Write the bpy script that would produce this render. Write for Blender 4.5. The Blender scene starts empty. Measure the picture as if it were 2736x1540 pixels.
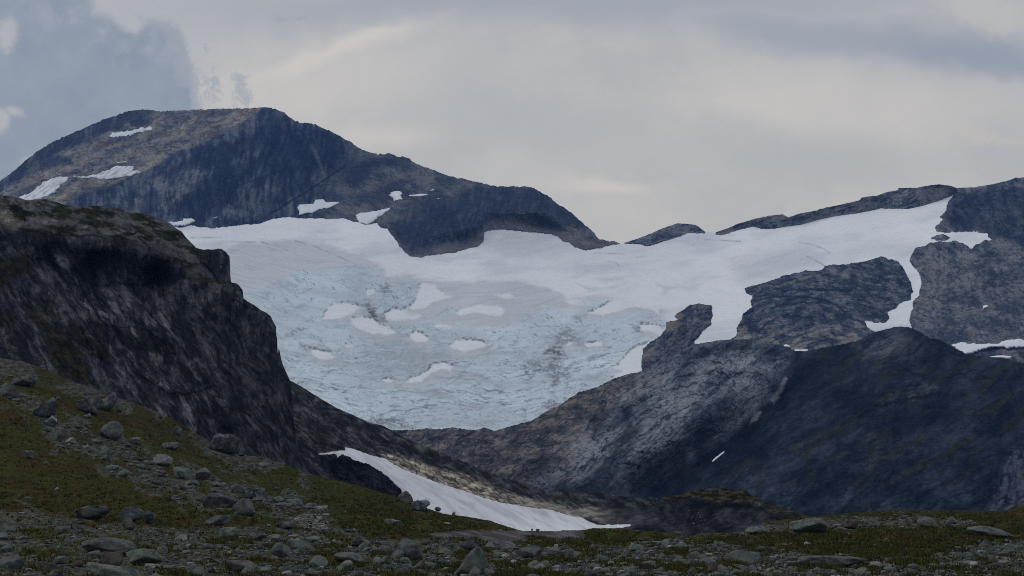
import bpy, math, random
import numpy as np

# ------------------------------------------------------------------ camera, exposure
scene = bpy.context.scene
W0, H0 = 2736.0, 1540.0                      # the survey grid the terrain was measured on
F = 5105.0                                   # focal length on that grid (30 degree lens)
PITCH = math.atan((1378.0 - 770.0) / F)
CP, SP = math.cos(PITCH), math.sin(PITCH)
camd = bpy.data.cameras.new("camera")
cam = bpy.data.objects.new("camera", camd)
scene.collection.objects.link(cam)
cam.location = (0, 0, 0)
cam.rotation_euler = (math.radians(90) + PITCH, 0, 0)
camd.sensor_width = 36.0
camd.lens = 36.0 * F / W0
camd.clip_start = 1.0
camd.clip_end = 60000.0
scene.camera = cam
vs = scene.view_settings
vs.view_transform = 'Standard'
try: vs.look = 'None'
except Exception: pass
vs.exposure = 0.0
vs.gamma = 1.0
vs.use_curve_mapping = False
scene.cycles.volume_bounces = 0
scene.cycles.use_denoising = False
scene.cycles.filter_width = 1.0
scene.cycles.max_bounces = 6

# ------------------------------------------------------------------ node helpers
class NT:
    def __init__(s, tree): s.t = tree; s.n = tree.nodes; s.l = tree.links
    def new(s, typ, **kw):
        n = s.n.new(typ)
        for k, v in kw.items(): setattr(n, k, v)
        return n
    def put(s, sock, val):
        if isinstance(val, bpy.types.NodeSocket): s.l.new(val, sock)
        elif val is not None: sock.default_value = val
    def math(s, op, a, b=None, c=None, clamp=False):
        n = s.new('ShaderNodeMath', operation=op); n.use_clamp = clamp
        s.put(n.inputs[0], a); s.put(n.inputs[1], b)
        if c is not None: s.put(n.inputs[2], c)
        return n.outputs[0]
    def vmath(s, op, a, b=None):
        n = s.new('ShaderNodeVectorMath', operation=op)
        s.put(n.inputs[0], a); s.put(n.inputs[1], b)
        return n.outputs[0]
    def ramp(s, x, a, b, lo=0.0, hi=1.0, smooth=True):
        n = s.new('ShaderNodeMapRange'); n.interpolation_type = 'SMOOTHSTEP' if smooth else 'LINEAR'
        n.clamp = True
        s.put(n.inputs['Value'], x)
        s.put(n.inputs['From Min'], a); s.put(n.inputs['From Max'], b)
        s.put(n.inputs['To Min'], lo); s.put(n.inputs['To Max'], hi)
        return n.outputs['Result']
    def mix(s, f, a, b, blend='MIX'):
        n = s.new('ShaderNodeMix'); n.data_type = 'RGBA'; n.blend_type = blend
        s.put(n.inputs[0], f)
        for k, v in ((6, a), (7, b)):
            if isinstance(v, tuple) and len(v) == 3: v = (*v, 1)
            s.put(n.inputs[k], v)
        return n.outputs[2]
    def noise(s, vec, scale, detail=6, rough=0.55, dist=0.0, color=False):
        n = s.new('ShaderNodeTexNoise')
        s.put(n.inputs['Vector'], vec); n.inputs['Scale'].default_value = scale
        n.inputs['Detail'].default_value = detail; n.inputs['Roughness'].default_value = rough
        n.inputs['Distortion'].default_value = dist
        return n.outputs[1] if color else n.outputs[0]

# ------------------------------------------------------------------ sky and sun
SUN_EL, SUN_AZ = math.radians(24), math.radians(-62)      # azimuth from +Y (into the picture) towards +X
sund = bpy.data.lights.new("sun", 'SUN')
sund.energy = 0.75; sund.angle = math.radians(22); sund.color = (1.0, 0.93, 0.84)
sun = bpy.data.objects.new("sun", sund); scene.collection.objects.link(sun)
sdir = (math.sin(SUN_AZ) * math.cos(SUN_EL), math.cos(SUN_AZ) * math.cos(SUN_EL), math.sin(SUN_EL))
from mathutils import Vector
sun.rotation_euler = Vector(sdir).to_track_quat('Z', 'Y').to_euler()
sun.location = (-300, 100, 400)

world = bpy.data.worlds.new("World"); scene.world = world
world.use_nodes = True
w = NT(world.node_tree)
for n in list(w.n): w.n.remove(n)
geo = w.new('ShaderNodeTexCoord')
sep = w.new('ShaderNodeSeparateXYZ'); w.l.new(geo.outputs['Generated'], sep.inputs[0])
sx, sy, sz = sep.outputs
ysafe = w.math('MAXIMUM', sy, 0.02)
gx = w.math('DIVIDE', sx, ysafe)
gz = w.math('DIVIDE', sz, ysafe)
def toX(u): return (u - 1368.0) / F / (CP)          # tangent of the bearing, tangent of the height
def toZ(v):
    z = -(v - 770.0) / F
    return (SP + z * CP) / (CP - z * SP)
comb = w.new('ShaderNodeCombineXYZ'); w.l.new(gx, comb.inputs[0]); w.l.new(gz, comb.inputs[1])
base2 = comb.outputs[0]
def warped(scale, amp, detail=5, rough=0.6):
    nc = w.noise(base2, scale, detail, rough, color=True)
    d = w.vmath('SUBTRACT', nc, (0.5, 0.5, 0.5))
    sc = w.new('ShaderNodeVectorMath', operation='SCALE'); w.l.new(d, sc.inputs[0]); sc.inputs[3].default_value = amp
    return w.vmath('ADD', base2, sc.outputs[0])
front = w.ramp(sy, 0.02, 0.25)
soft = warped(9, 0.045, 4)
crisp = warped(22, 0.045, 9, 0.68)
def blob(vec, u, v, ru, rv, rot=0.0, edge=0.9, hard=0.35):
    """soft elliptical patch of cloud centred on a bearing/height of the sky"""
    m = w.new('ShaderNodeMapping', vector_type='TEXTURE')
    w.l.new(vec, m.inputs['Vector'])
    m.inputs['Location'].default_value = (toX(u), toZ(v), 0)
    m.inputs['Rotation'].default_value = (0, 0, math.radians(rot))
    m.inputs['Scale'].default_value = (ru / F, rv / F, 1)
    ln = w.new('ShaderNodeVectorMath', operation='LENGTH'); w.l.new(m.outputs[0], ln.inputs[0])
    return w.ramp(ln.outputs['Value'], 1.0 + hard, 1.0 - hard)
sky = w.new('ShaderNodeTexSky'); sky.sky_type = 'NISHITA'; sky.sun_disc = False
sky.sun_elevation = SUN_EL; sky.sun_rotation = SUN_AZ
skyc = w.mix(1.0, sky.outputs[0], (0.10, 0.10, 0.10), 'MULTIPLY')
# overcast deck: beige-grey low down, blue-grey above
lown = w.noise(soft, 5.0, 5, 0.55)
deck = w.mix(w.ramp(gz, 0.12, 0.30), (0.500, 0.508, 0.508), (0.475, 0.495, 0.525))
deck = w.mix(w.ramp(lown, 0.42, 0.68), deck, (0.60, 0.585, 0.555))
wisp = w.noise(w.vmath('MULTIPLY', crisp, (1.0, 2.2, 1)), 11.0, 9, 0.62)
deck = w.mix(w.ramp(wisp, 0.42, 0.68, 0, 0.6), deck, (0.455, 0.47, 0.49))
BL = []   # (vector, u, v, ru, rv, rot, hard, colour, strength)
def cloudmask(items, k, wdt, nz):
    f = None
    for it in items:
        m = w.new('ShaderNodeMapping', vector_type='TEXTURE')
        w.l.new(soft2, m.inputs['Vector'])
        m.inputs['Location'].default_value = (toX(it[0]), toZ(it[1]), 0)
        m.inputs['Rotation'].default_value = (0, 0, math.radians(it[4] if len(it) > 4 else 0))
        m.inputs['Scale'].default_value = (it[2] / F, it[3] / F, 1)
        ln = w.new('ShaderNodeVectorMath', operation='LENGTH'); w.l.new(m.outputs[0], ln.inputs[0])
        v_ = w.math('MULTIPLY', w.math('SUBTRACT', 1.0, ln.outputs['Value']), min(it[2], it[3]) / 100.0)
        f = v_ if f is None else w.math('MAXIMUM', f, v_)
    f = w.math('ADD', f, w.math('MULTIPLY', w.math('SUBTRACT', nz, 0.5), k))
    return w.ramp(f, -wdt, wdt)
soft2 = warped(16, 0.012, 3, .5)
puff = w.noise(base2, 42, 10, 0.62, dist=.35)
def paint(col, items, strength=1.0, vec=None, colr=None):
    global deck
    m = None
    for it in items:
        b = blob(vec if vec is not None else soft, *it[:4], rot=it[4] if len(it) > 4 else 0, hard=it[5] if len(it) > 5 else 0.7)
        m = b if m is None else w.math('MAXIMUM', m, b)
    deck = w.mix(w.math('MULTIPLY', m, strength), deck, col)
    return m
# long blue-grey bank across the top and over to the upper right
paint((0.365, 0.40, 0.455), [(1500, -10, 900, 75, 2), (2200, 70, 420, 60, -5), (2560, 120, 330, 60, -14)], 0.9)
paint((0.295, 0.345, 0.415), [(2620, 150, 240, 42, -14)], 0.7)
paint((0.55, 0.55, 0.53), [(2650, 20, 130, 55, -25, 0.5)], 0.8, crisp)
# lighter beige openings
paint((0.63, 0.61, 0.575), [(2280, 260, 430, 90, -3), (800, 230, 330, 110, 5)], 0.75)
paint((0.76, 0.71, 0.64), [(900, 130, 190, 22, 12, 1.0), (1010, 100, 80, 14, 5, 1.0)], 0.55)
paint((0.74, 0.68, 0.61), [(1000, 362, 130, 30, 5, 1.0), (1620, 488, 110, 18, 3, 1.0)], 0.5)
paint((0.60, 0.56, 0.51), [(2640, 370, 110, 22, -6)], 0.6, crisp)
# grey veil over the right ridge
paint((0.46, 0.48, 0.495), [(2120, 420, 430, 75, -4), (1500, 330, 260, 60, -3)], 0.65)
# dark cumulus at the left, ragged at its right edge, with torn shreds beside it
cm = cloudmask([(40, 40, 180, 190), (150, 250, 290, 230), (330, 240, 175, 160), (400, 140, 80, 90, -30), (455, 275, 62, 80), (130, 430, 330, 160)], 1.15, .20, puff)
ccol = w.mix(w.ramp(w.noise(base2, 14, 8, .62), .34, .68), (0.238, 0.292, 0.378), (0.31, 0.355, 0.425))
deck = w.mix(w.math('MULTIPLY', cm, .95), deck, ccol)
lit = w.math('MULTIPLY', blob(soft2, 330, 70, 260, 90, -10, hard=.8), w.ramp(puff, .50, .66))
deck = w.mix(w.math('MULTIPLY', lit, .45), deck, (0.50, 0.51, 0.53))
fine = w.noise(base2, 95, 8, .7, dist=.5)
sh = None
for it in [(480, 190, 34, 70, 10), (510, 250, 24, 80, 6), (555, 235, 34, 50, 0), (630, 235, 26, 60, 8), (650, 260, 16, 34, 0), (535, 135, 16, 26, 0), (400, 60, 70, 16, -22), (455, 110, 22, 60, 20), (760, 50, 60, 10, 5)]:
    b_ = blob(soft2, *it[:4], rot=it[4], hard=.85)
    sh = b_ if sh is None else w.math('MAXIMUM', sh, b_)
sh = w.math('MULTIPLY', sh, w.ramp(w.math('ADD', fine, w.math('MULTIPLY', sh, .12)), .53, .64))
deck = w.mix(w.math('MULTIPLY', sh, .75), deck, (0.36, 0.395, 0.45))
gap = cloudmask([(-4, 318, 26, 30), (0, 80, 26, 44), (38, 290, 16, 8, -20), (78, 418, 26, 14, 30)], .7, .12, puff)
deck = w.mix(w.math('MULTIPLY', gap, .5), deck, (0.62, 0.60, 0.565))
deck = w.mix(w.ramp(w.noise(base2, 30, 9, .65), .35, .7, 0, .10), deck, (0.36, 0.38, 0.41))
deck = w.mix(1.0, deck, (1.10, 1.06, 1.0), 'MULTIPLY')
# rest of the dome: even overcast, a little bluer overhead
dirn = w.noise(geo.outputs['Generated'], 2.2, 5, 0.55)
dome = w.mix(w.ramp(dirn, 0.35, 0.68), (0.425, 0.468, 0.535), (0.61, 0.62, 0.64))
cloud = w.mix(front, dome, deck)
cloud = w.mix(w.ramp(sz, 0.34, 0.60), cloud, dome)
cloud = w.mix(0.06, cloud, skyc)
cloud = w.mix(w.ramp(sz, -0.06, -0.01), (0.02, 0.022, 0.022), cloud)
bg = w.new('ShaderNodeBackground'); w.l.new(cloud, bg.inputs[0]); bg.inputs[1].default_value = 1.0
out = w.new('ShaderNodeOutputWorld'); w.l.new(bg.outputs[0], out.inputs[0])
world.cycles.sampling_method = 'MANUAL'; world.cycles.sample_map_resolution = 1024

# ------------------------------------------------------------------ numeric helpers
def _h(ix, iy, seed):
    h = (ix.astype(np.int64) * 374761393 + iy.astype(np.int64) * 668265263 + seed * 1274126177) & 0xffffffff
    h = ((h ^ (h >> 13)) * 1103515245) & 0xffffffff
    h = ((h ^ (h >> 15)) * 2246822519) & 0xffffffff
    return (h ^ (h >> 16)) & 0xffff
_R = np.random.default_rng(4242)
_PT = _R.permutation(4096).astype(np.int32); _PT = np.concatenate([_PT, _PT])
_GA = _R.uniform(0, 2 * math.pi, 4096); _GX = np.cos(_GA).astype(np.float32); _GY = np.sin(_GA).astype(np.float32)
def perlin(x, y, seed=0):
    x, y = np.broadcast_arrays(np.asarray(x, float), np.asarray(y, float))
    x0 = np.floor(x); y0 = np.floor(y)
    fx = (x - x0).astype(np.float32); fy = (y - y0).astype(np.float32)
    ix = x0.astype(np.int32) & 4095; iy = (y0.astype(np.int32) + seed * 131) & 4095
    ix1 = (ix + 1) & 4095; iy1 = (iy + 1) & 4095
    ux = fx * fx * fx * (fx * (fx * 6 - 15) + 10); uy = fy * fy * fy * (fy * (fy * 6 - 15) + 10)
    pa = _PT[ix]; pb = _PT[ix1]
    def g(p, i, dx, dy):
        k = _PT[p + i]
        return _GX[k] * (fx - dx) + _GY[k] * (fy - dy)
    a = g(pa, iy, 0, 0); b = g(pb, iy, 1, 0); c = g(pa, iy1, 0, 1); d = g(pb, iy1, 1, 1)
    return 1.5 * ((a + (b - a) * ux) * (1 - uy) + (c + (d - c) * ux) * uy)
def fbm(u, v, sx, sy=None, rot=0.0, seed=0, octv=5, gain=0.5, ridge=False):
    """noise with feature size sx along the direction rot (degrees, downwards) and sy across it"""
    sy = sy or sx
    c, s = math.cos(math.radians(rot)), math.sin(math.radians(rot))
    x = (u * c + v * s) / sx; y = (-u * s + v * c) / sy
    t = np.zeros_like(x); a = 1.0; tot = 0.0
    for k in range(octv):
        n = perlin(x, y, seed + k * 17)
        if ridge: n = 1.0 - 2.0 * np.abs(n)
        t += a * n; tot += a; a *= gain; x = x * 2.03 + 7.1; y = y * 2.03 + 3.7
    return t / tot * (1.0 if ridge else 1.35)
def cells(u, v, sx, sy=None, rot=0.0, seed=0):
    """distance to the nearest cell border (0 at the border) and a random value per cell"""
    sy = sy or sx
    c, s = math.cos(math.radians(rot)), math.sin(math.radians(rot))
    x = (u * c + v * s) / sx; y = (-u * s + v * c) / sy
    x0 = np.floor(x); y0 = np.floor(y)
    d1 = np.full(x.shape, 9.0); d2 = np.full(x.shape, 9.0); idv = np.zeros(x.shape)
    for i in (-1, 0, 1):
        for j in (-1, 0, 1):
            px = x0 + i + _h(x0 + i, y0 + j, seed) / 65536.0
            py = y0 + j + _h(x0 + i, y0 + j, seed + 91) / 65536.0
            d = np.hypot(x - px, y - py)
            nearer = d < d1
            d2 = np.where(nearer, d1, np.minimum(d2, d))
            idv = np.where(nearer, _h(x0 + i, y0 + j, seed + 53) / 65536.0, idv)
            d1 = np.where(nearer, d, d1)
    return d2 - d1, idv
def sst(x, a, b):
    t = np.clip((x - a) / (b - a), 0, 1); return t * t * (3 - 2 * t)
def lerp(a, b, t):
    a = np.asarray(a, float); b = np.asarray(b, float)
    if np.ndim(t) and (a.ndim == 1 or a.ndim == np.ndim(t) + 1): t = t[..., None]
    return a + (b - a) * t
class TPS:
    """smooth surface through surveyed (u, v, distance) points; works on 1/distance so planes stay planes"""
    def __init__(s, pts, reg=1e-4):
        p = np.array(pts, float); s.x = p[:, 0] / 1000; s.y = p[:, 1] / 1000; n = len(p)
        r2 = (s.x[:, None] - s.x) ** 2 + (s.y[:, None] - s.y) ** 2
        K = 0.5 * r2 * np.log(r2 + 1e-12) + reg * np.eye(n)
        P = np.stack([np.ones(n), s.x, s.y], 1)
        A = np.block([[K, P], [P.T, np.zeros((3, 3))]])
        s.w = np.linalg.solve(A, np.concatenate([1000.0 / p[:, 2], np.zeros(3)]))
        s.lo = p[:, 2].min() * 0.75; s.hi = p[:, 2].max() * 1.35
    def __call__(s, u, v):
        x = np.asarray(u, float) / 1000; y = np.asarray(v, float) / 1000
        x, y = np.broadcast_arrays(x, y)
        t = s.w[-3] + s.w[-2] * x + s.w[-1] * y
        for i in range(len(s.x)):
            r2 = (x - s.x[i]) ** 2 + (y - s.y[i]) ** 2
            t = t + s.w[i] * 0.5 * r2 * np.log(r2 + 1e-12)
        return 1000.0 / np.clip(t, 1000.0 / s.hi, 1000.0 / s.lo)
def curve(pts):
    p = np.array(pts, float); o = np.argsort(p[:, 0], kind='stable'); p = p[o]
    return lambda u: np.interp(u, p[:, 0], p[:, 1])
def zp(x0, y0, s, pts): return [(x0 + x * s, y0 + y * s) for x, y in pts]
Z8 = 800 / 2576.0
def Za(pts): return zp(0, 250, Z8, pts)
def Zb(pts): return zp(700, 250, Z8, pts)
def Zc(pts): return zp(1400, 350, Z8, pts)
def Zd(pts): return zp(1936, 350, Z8, pts)
def Ze(pts): return zp(600, 700, Z8, pts)
def Zf(pts): return zp(1300, 700, Z8, pts)
def Zg(pts): return zp(1936, 700, Z8, pts)
def Zh(pts): return zp(0, 500, Z8, pts)
def Zi(pts): return zp(0, 900, Z8, pts)
def Zj(pts): return zp(750, 1050, Z8, pts)
def Zk(pts): return zp(1400, 1050, Z8, pts)
def sdf(u, v, poly):
    """signed distance to an outline, positive inside"""
    p = np.array(poly, float)
    if u.size > 4000:
        M = 90.0; (a0, b0), (a1, b1) = p.min(0) - M, p.max(0) + M
        m = (u > a0) & (u < a1) & (v > b0) & (v < b1)
        if m.sum() < .8 * u.size:
            r = np.full(u.shape, -M)
            if m.any(): r[m] = np.maximum(_sdf(u[m], v[m], p), -M)
            return r
    return _sdf(u, v, p)
def _sdf(u, v, p):
    q = np.roll(p, -1, 0)
    best = np.full(u.shape, 1e12); inside = np.zeros(u.shape, bool)
    for (ax, ay), (bx, by) in zip(p, q):
        ex, ey = bx - ax, by - ay
        L = ex * ex + ey * ey
        if L < 1e-9: continue
        t = np.clip(((u - ax) * ex + (v - ay) * ey) / L, 0, 1)
        best = np.minimum(best, (u - ax - t * ex) ** 2 + (v - ay - t * ey) ** 2)
        c = ((ay > v) != (by > v)) & (u < ex * (v - ay) / (ey if abs(ey) > 1e-9 else 1e-9) + ax)
        inside ^= c
    return np.where(inside, 1, -1) * np.sqrt(best)
def world_pos(u, v, D):
    xc = (u - 1368.0) / F; zc = -(v - 770.0) / F
    return np.stack([D * xc, D * (CP - zc * SP), D * (SP + zc * CP)], -1)

def tag(o, label=None, cat=None, group=None, kind=None):
    if label: o['label'] = label
    if cat: o['category'] = cat
    if group: o['group'] = group
    if kind: o['kind'] = kind
    return o
def mesh_obj(name, P, faces, col, mat, smooth=True):
    me = bpy.data.meshes.new(name)
    me.vertices.add(len(P)); me.vertices.foreach_set('co', np.ascontiguousarray(P, dtype=np.float32).ravel())
    n, k = faces.shape
    me.loops.add(n * k); me.loops.foreach_set('vertex_index', np.ascontiguousarray(faces, dtype=np.int32).ravel())
    me.polygons.add(n)
    me.polygons.foreach_set('loop_start', np.arange(0, n * k, k, dtype=np.int32))
    me.polygons.foreach_set('use_smooth', np.full(n, smooth))
    if col is not None:
        a = me.color_attributes.new('rock_colour', 'FLOAT_COLOR', 'POINT')
        c4 = np.ones((len(P), 4), np.float32); c4[:, :3] = col.reshape(-1, 3)
        a.data.foreach_set('color', c4.ravel())
    me.update(calc_edges=True); me.validate()
    me.materials.append(mat)
    o = bpy.data.objects.new(name, me); scene.collection.objects.link(o)
    return o
def grid_obj(name, U, V, D, col, mat, keep=None, back=None):
    P = world_pos(U, V, D)
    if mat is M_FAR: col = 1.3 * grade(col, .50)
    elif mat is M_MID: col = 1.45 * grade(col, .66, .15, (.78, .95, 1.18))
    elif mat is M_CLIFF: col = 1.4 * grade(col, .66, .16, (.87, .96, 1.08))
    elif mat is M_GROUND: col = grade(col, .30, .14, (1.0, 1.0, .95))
    if back:                                  # carry the land on behind the crest: (run, drop) steps in metres
        rows = []
        for run, drop in back[::-1]:
            q = P[0].copy(); q[:, 1] += run; q[:, 0] *= (1 + run / np.maximum(P[0][:, 1], 1)); q[:, 2] -= drop
            rows.append(q)
        P = np.concatenate([np.array(rows), P], 0)
        col = np.concatenate([np.repeat(col[:1], len(back), 0), col], 0)
        if keep is not None: keep = np.concatenate([np.ones((len(back),) + keep.shape[1:], bool), keep], 0)
    r, c = P.shape[:2]
    idx = np.arange(r * c).reshape(r, c)
    f = np.stack([idx[:-1, :-1], idx[1:, :-1], idx[1:, 1:], idx[:-1, 1:]], -1)
    if keep is not None:
        kf = keep[:-1, :-1] | keep[1:, :-1] | keep[1:, 1:] | keep[:-1, 1:]
        f = f[kf]
    f = f.reshape(-1, 4)
    P = P.reshape(-1, 3); col = col.reshape(-1, 3)
    if keep is not None:
        used = np.unique(f); m = np.zeros(len(P), int); m[used] = np.arange(len(used))
        f = m[f]; P = P[used]; col = col[used]
    return mesh_obj(name, P, f, col, mat)
def cols(a, b, fine=2.0, lo=-10, hi=2746, coarse=12.0):
    parts = []
    if a < lo: parts.append(np.arange(a, lo, coarse))
    parts.append(np.arange(max(a, lo), min(b, hi), fine))
    if b > hi: parts.append(np.arange(hi, b + coarse, coarse))
    return np.concatenate(parts)
def sheet_uv(us, top, bottom, dv=2.0, power=1.0):
    t, b = top(us), bottom(us)
    n = int(max((b - t).max() / dv, 4))
    T = (np.linspace(0, 1, n) ** power)[:, None]
    return np.broadcast_to(us, (n, len(us))).copy(), t + (b - t) * T

# ------------------------------------------------------------------ materials
def surf_mat(name, fine, bump=0.6, bump_d=1.0, rough=1.0, vary=0.45, spec=0.0, sss=0.0):
    """material that takes the stone/snow/moss colour of the surface and breaks it up with procedural grain"""
    m = bpy.data.materials.new(name); m.use_nodes = True
    t = NT(m.node_tree); bs = t.n['Principled BSDF']
    at = t.new('ShaderNodeAttribute', attribute_name='rock_colour')
    g = t.new('ShaderNodeNewGeometry')
    n1 = t.noise(g.outputs['Position'], fine, 6, 0.65)
    n2 = t.noise(g.outputs['Position'], fine * 0.17, 4, 0.6)
    f = t.math('MULTIPLY', t.ramp(n1, 0.25, 0.75, 1 - vary, 1 + vary, smooth=False), t.ramp(n2, 0.3, 0.7, 1 - vary * .4, 1 + vary * .4, smooth=False))
    c = t.new('ShaderNodeVectorMath', operation='SCALE'); t.l.new(at.outputs['Color'], c.inputs[0]); t.l.new(f, c.inputs[3])
    t.l.new(c.outputs[0], bs.inputs['Base Color'])
    bs.inputs['Roughness'].default_value = rough
    bs.inputs['Specular IOR Level'].default_value = spec
    if bump:
        b = t.new('ShaderNodeBump'); b.inputs['Strength'].default_value = bump; b.inputs['Distance'].default_value = bump_d
        t.l.new(n1, b.inputs['Height']); t.l.new(b.outputs[0], bs.inputs['Normal'])
    return m
M_FAR = surf_mat('far_rock', 0.09, 0.9, 9.0, vary=0.42)
M_MID = surf_mat('mid_rock', 0.2, 0.9, 4.0, vary=0.42)
M_CLIFF = surf_mat('cliff_rock', 0.5, 0.9, 1.6, vary=0.45)
M_GROUND = surf_mat('heath', 1.1, 0.8, 0.35, vary=0.45)
M_ICE = surf_mat('glacier_ice', 0.06, 0.35, 6.0, rough=0.6, vary=0.07, spec=.2)
M_SNOW = surf_mat('old_snow', 0.4, 0.25, 0.6, rough=0.75, vary=0.04)

# rock colours (albedo)
C = lambda r, g, b: np.array([r, g, b], float)
SNOW = C(.90, .92, .935)
FIRN = C(.62, .64, .675)
ICE = C(.66, .77, .83)

# ------------------------------------------------------------------ outlines of the far country
peak_top = Za([(-700, 1100), (-300, 900), (0, 755), (130, 660), (240, 560), (350, 480), (470, 410), (560, 370), (700, 310), (800, 265), (880, 230), (1000, 190),
    (1100, 155), (1200, 140), (1280, 140), (1380, 158), (1450, 152), (1600, 145), (1900, 132), (2100, 130), (2250, 121)]) + \
    Zb([(0, 120), (60, 122), (130, 140), (200, 175), (250, 215), (330, 255), (430, 258), (500, 290), (600, 330), (700, 385), (780, 430), (820, 465), (900, 500),
    (1000, 525), (1080, 518), (1140, 530), (1180, 552), (1210, 542), (1260, 555), (1300, 595), (1450, 650), (1600, 710), (1750, 740), (1900, 775), (2030, 802),
    (2150, 800), (2250, 804)]) + \
    Zc([(0, 480), (60, 482), (120, 515), (220, 570), (280, 625), (350, 665), (420, 715), (510, 800), (590, 860), (640, 930), (700, 945), (760, 950), (830, 970)])
peak_base = Za([(-700, 1300), (0, 1200), (1000, 1160), (1380, 1120), (1430, 1130), (1500, 1140), (1560, 1150), (1650, 1130), (1700, 1145), (1820, 1160), (2000, 1140), (2200, 1120)]) + \
    Zb([(0, 1115), (100, 1075), (180, 1060), (240, 1055), (310, 1075), (400, 1075), (500, 1070), (650, 1075), (700, 1075), (770, 1095), (850, 1115), (890, 1130),
    (990, 1110), (1020, 1150), (1080, 1165), (1130, 1240), (1180, 1320), (1240, 1370), (1270, 1400), (1350, 1408), (1400, 1395), (1550, 1370), (1700, 1350),
    (1850, 1315), (1905, 1280), (1912, 1215), (1950, 1190), (2030, 1175), (2150, 1170)]) + \
    Zc([(0, 862), (100, 865), (200, 895), (320, 945), (400, 970), (440, 1000), (540, 1020), (660, 1005), (750, 985), (830, 972)])
PEAK = peak_top + peak_base[::-1]
NUNATAK = Zc([(870, 962), (1000, 920), (1100, 880), (1200, 835), (1320, 795), (1400, 800), (1480, 810), (1560, 868), (1400, 880), (1385, 885), (1340, 895), (1200, 940),
    (1130, 965), (1060, 985), (1000, 975), (900, 970)])
rr_top = Zc([(1650, 873), (1750, 840), (1850, 795)]) + Zd([(150, 790), (250, 760), (380, 730), (500, 718), (545, 745), (650, 710), (770, 690), (850, 665), (1000, 635),
    (1168, 595), (1175, 575), (1270, 560), (1300, 562), (1400, 525), (1500, 510), (1650, 490), (1750, 470), (1850, 460), (1930, 470), (2000, 492)])
rr_bot = Zc([(1655, 875)]) + Zd([(0, 868), (100, 845), (240, 815), (320, 835), (430, 838), (520, 825), (650, 810), (800, 770), (930, 740), (1100, 715), (1300, 670),
    (1350, 660), (1450, 668), (1580, 675), (1700, 650), (1850, 600), (1980, 545)])
CREST = rr_top + rr_bot[::-1]
SLOPE = Zd([(1990, 520), (1930, 610), (1900, 680), (1845, 745), (1870, 760), (1810, 820), (1830, 880), (1960, 870), (2120, 865), (2280, 875), (2275, 910), (2320, 940),
    (2240, 950), (2180, 975), (2120, 1010), (2060, 960), (1980, 945), (1900, 955), (1850, 955), (1760, 975), (1650, 1010), (1620, 1050), (1590, 1120)]) + \
    Zg([(1610, 20), (1665, 90), (1705, 170), (1700, 220), (1680, 290), (1630, 340), (1620, 400), (1600, 450), (1585, 510), (1605, 550), (1640, 640), (1700, 900)]) + \
    [(3900, 980), (3900, 400)] + Zd([(3200, 330), (2576, 400), (2500, 405), (2450, 425), (2300, 460), (2150, 485), (2000, 492)])
ISLET = Zd([(1780, 925), (1830, 895), (1880, 890), (1940, 920), (1900, 945), (1830, 947)])
OUTCROP = Zg([(180, 235), (250, 215), (330, 200), (400, 170), (500, 120), (600, 90), (690, 75), (780, 80), (850, 60)]) + Zd([(860, 1160), (940, 1140), (1050, 1150),
    (1200, 1120), (1340, 1078), (1400, 1095), (1480, 1110), (1530, 1165), (1550, 1200), (1580, 1270), (1600, 1330), (1615, 1390)]) + \
    Zg([(1615, 250), (1595, 290), (1590, 320), (1500, 350), (1470, 390), (1395, 430), (1420, 490), (1370, 530), (1300, 525), (1210, 510), (1230, 560), (1300, 600),
    (1300, 760), (700, 860), (200, 780), (0, 730), (60, 660), (100, 640), (105, 570), (140, 500), (160, 440), (240, 390), (225, 340), (245, 290), (190, 270)])
RIB = Zf([(1620, 470), (1640, 445), (1740, 390), (1830, 375), (1920, 390), (1940, 470), (1930, 540), (1860, 600), (1800, 690), (1780, 760), (1700, 860), (1350, 1060),
    (1345, 930), (1340, 850), (1350, 760), (1400, 710), (1490, 640), (1530, 570), (1540, 520), (1600, 505), (1650, 500)])
ROCKS = [PEAK, NUNATAK, CREST, SLOPE, ISLET, OUTCROP, RIB]

GL = TPS([(560, 1180, 2350), (1000, 1180, 2300), (1400, 1180, 2300), (1700, 1100, 2450), (700, 1000, 2700), (1200, 1000, 2720), (1600, 1000, 2720), (1900, 1000, 2750),
    (650, 850, 3150), (1000, 850, 3200), (1400, 870, 3150), (1750, 870, 3150), (600, 740, 3600), (950, 740, 3600), (1300, 760, 3620), (1650, 760, 3700), (450, 600, 4150),
    (700, 600, 4300), (900, 600, 4350), (1050, 640, 4150), (1150, 690, 4000), (1350, 670, 4150), (1500, 650, 4350), (1700, 650, 4600), (1900, 625, 4700), (2150, 590, 4600), (2350, 560, 4500),
    (2540, 520, 4400), (2400, 660, 3900), (2200, 700, 3800), (2000, 740, 3750), (1850, 850, 3250), (2450, 850, 3150), (2350, 900, 3000), (2700, 600, 3900), (2700, 850, 3050),
    (300, 700, 3900), (400, 900, 3100), (2700, 1000, 2700), (2300, 1050, 2600),
    (3060, 600, 3950), (3060, 950, 2800), (3060, 430, 4700), (2736, 475, 4600),
    (1350, 605, 4420), (1350, 540, 4600), (1200, 600, 4300), (1100, 600, 4330), (900, 540, 4520), (700, 540, 4550), (500, 530, 4450), (1500, 590, 4600), (1700, 600, 4850), (2000, 560, 4950), (2540, 470, 4650)])

PXM = lambda D: D / F                         # metres per survey unit at distance D
def ragged(u, v, seed, amp=3.0, size=18.0):
    return amp * fbm(u, v, size, seed=seed, octv=4) + 0.35 * amp * fbm(u, v, 4.0, seed=seed + 5, octv=2)

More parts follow.
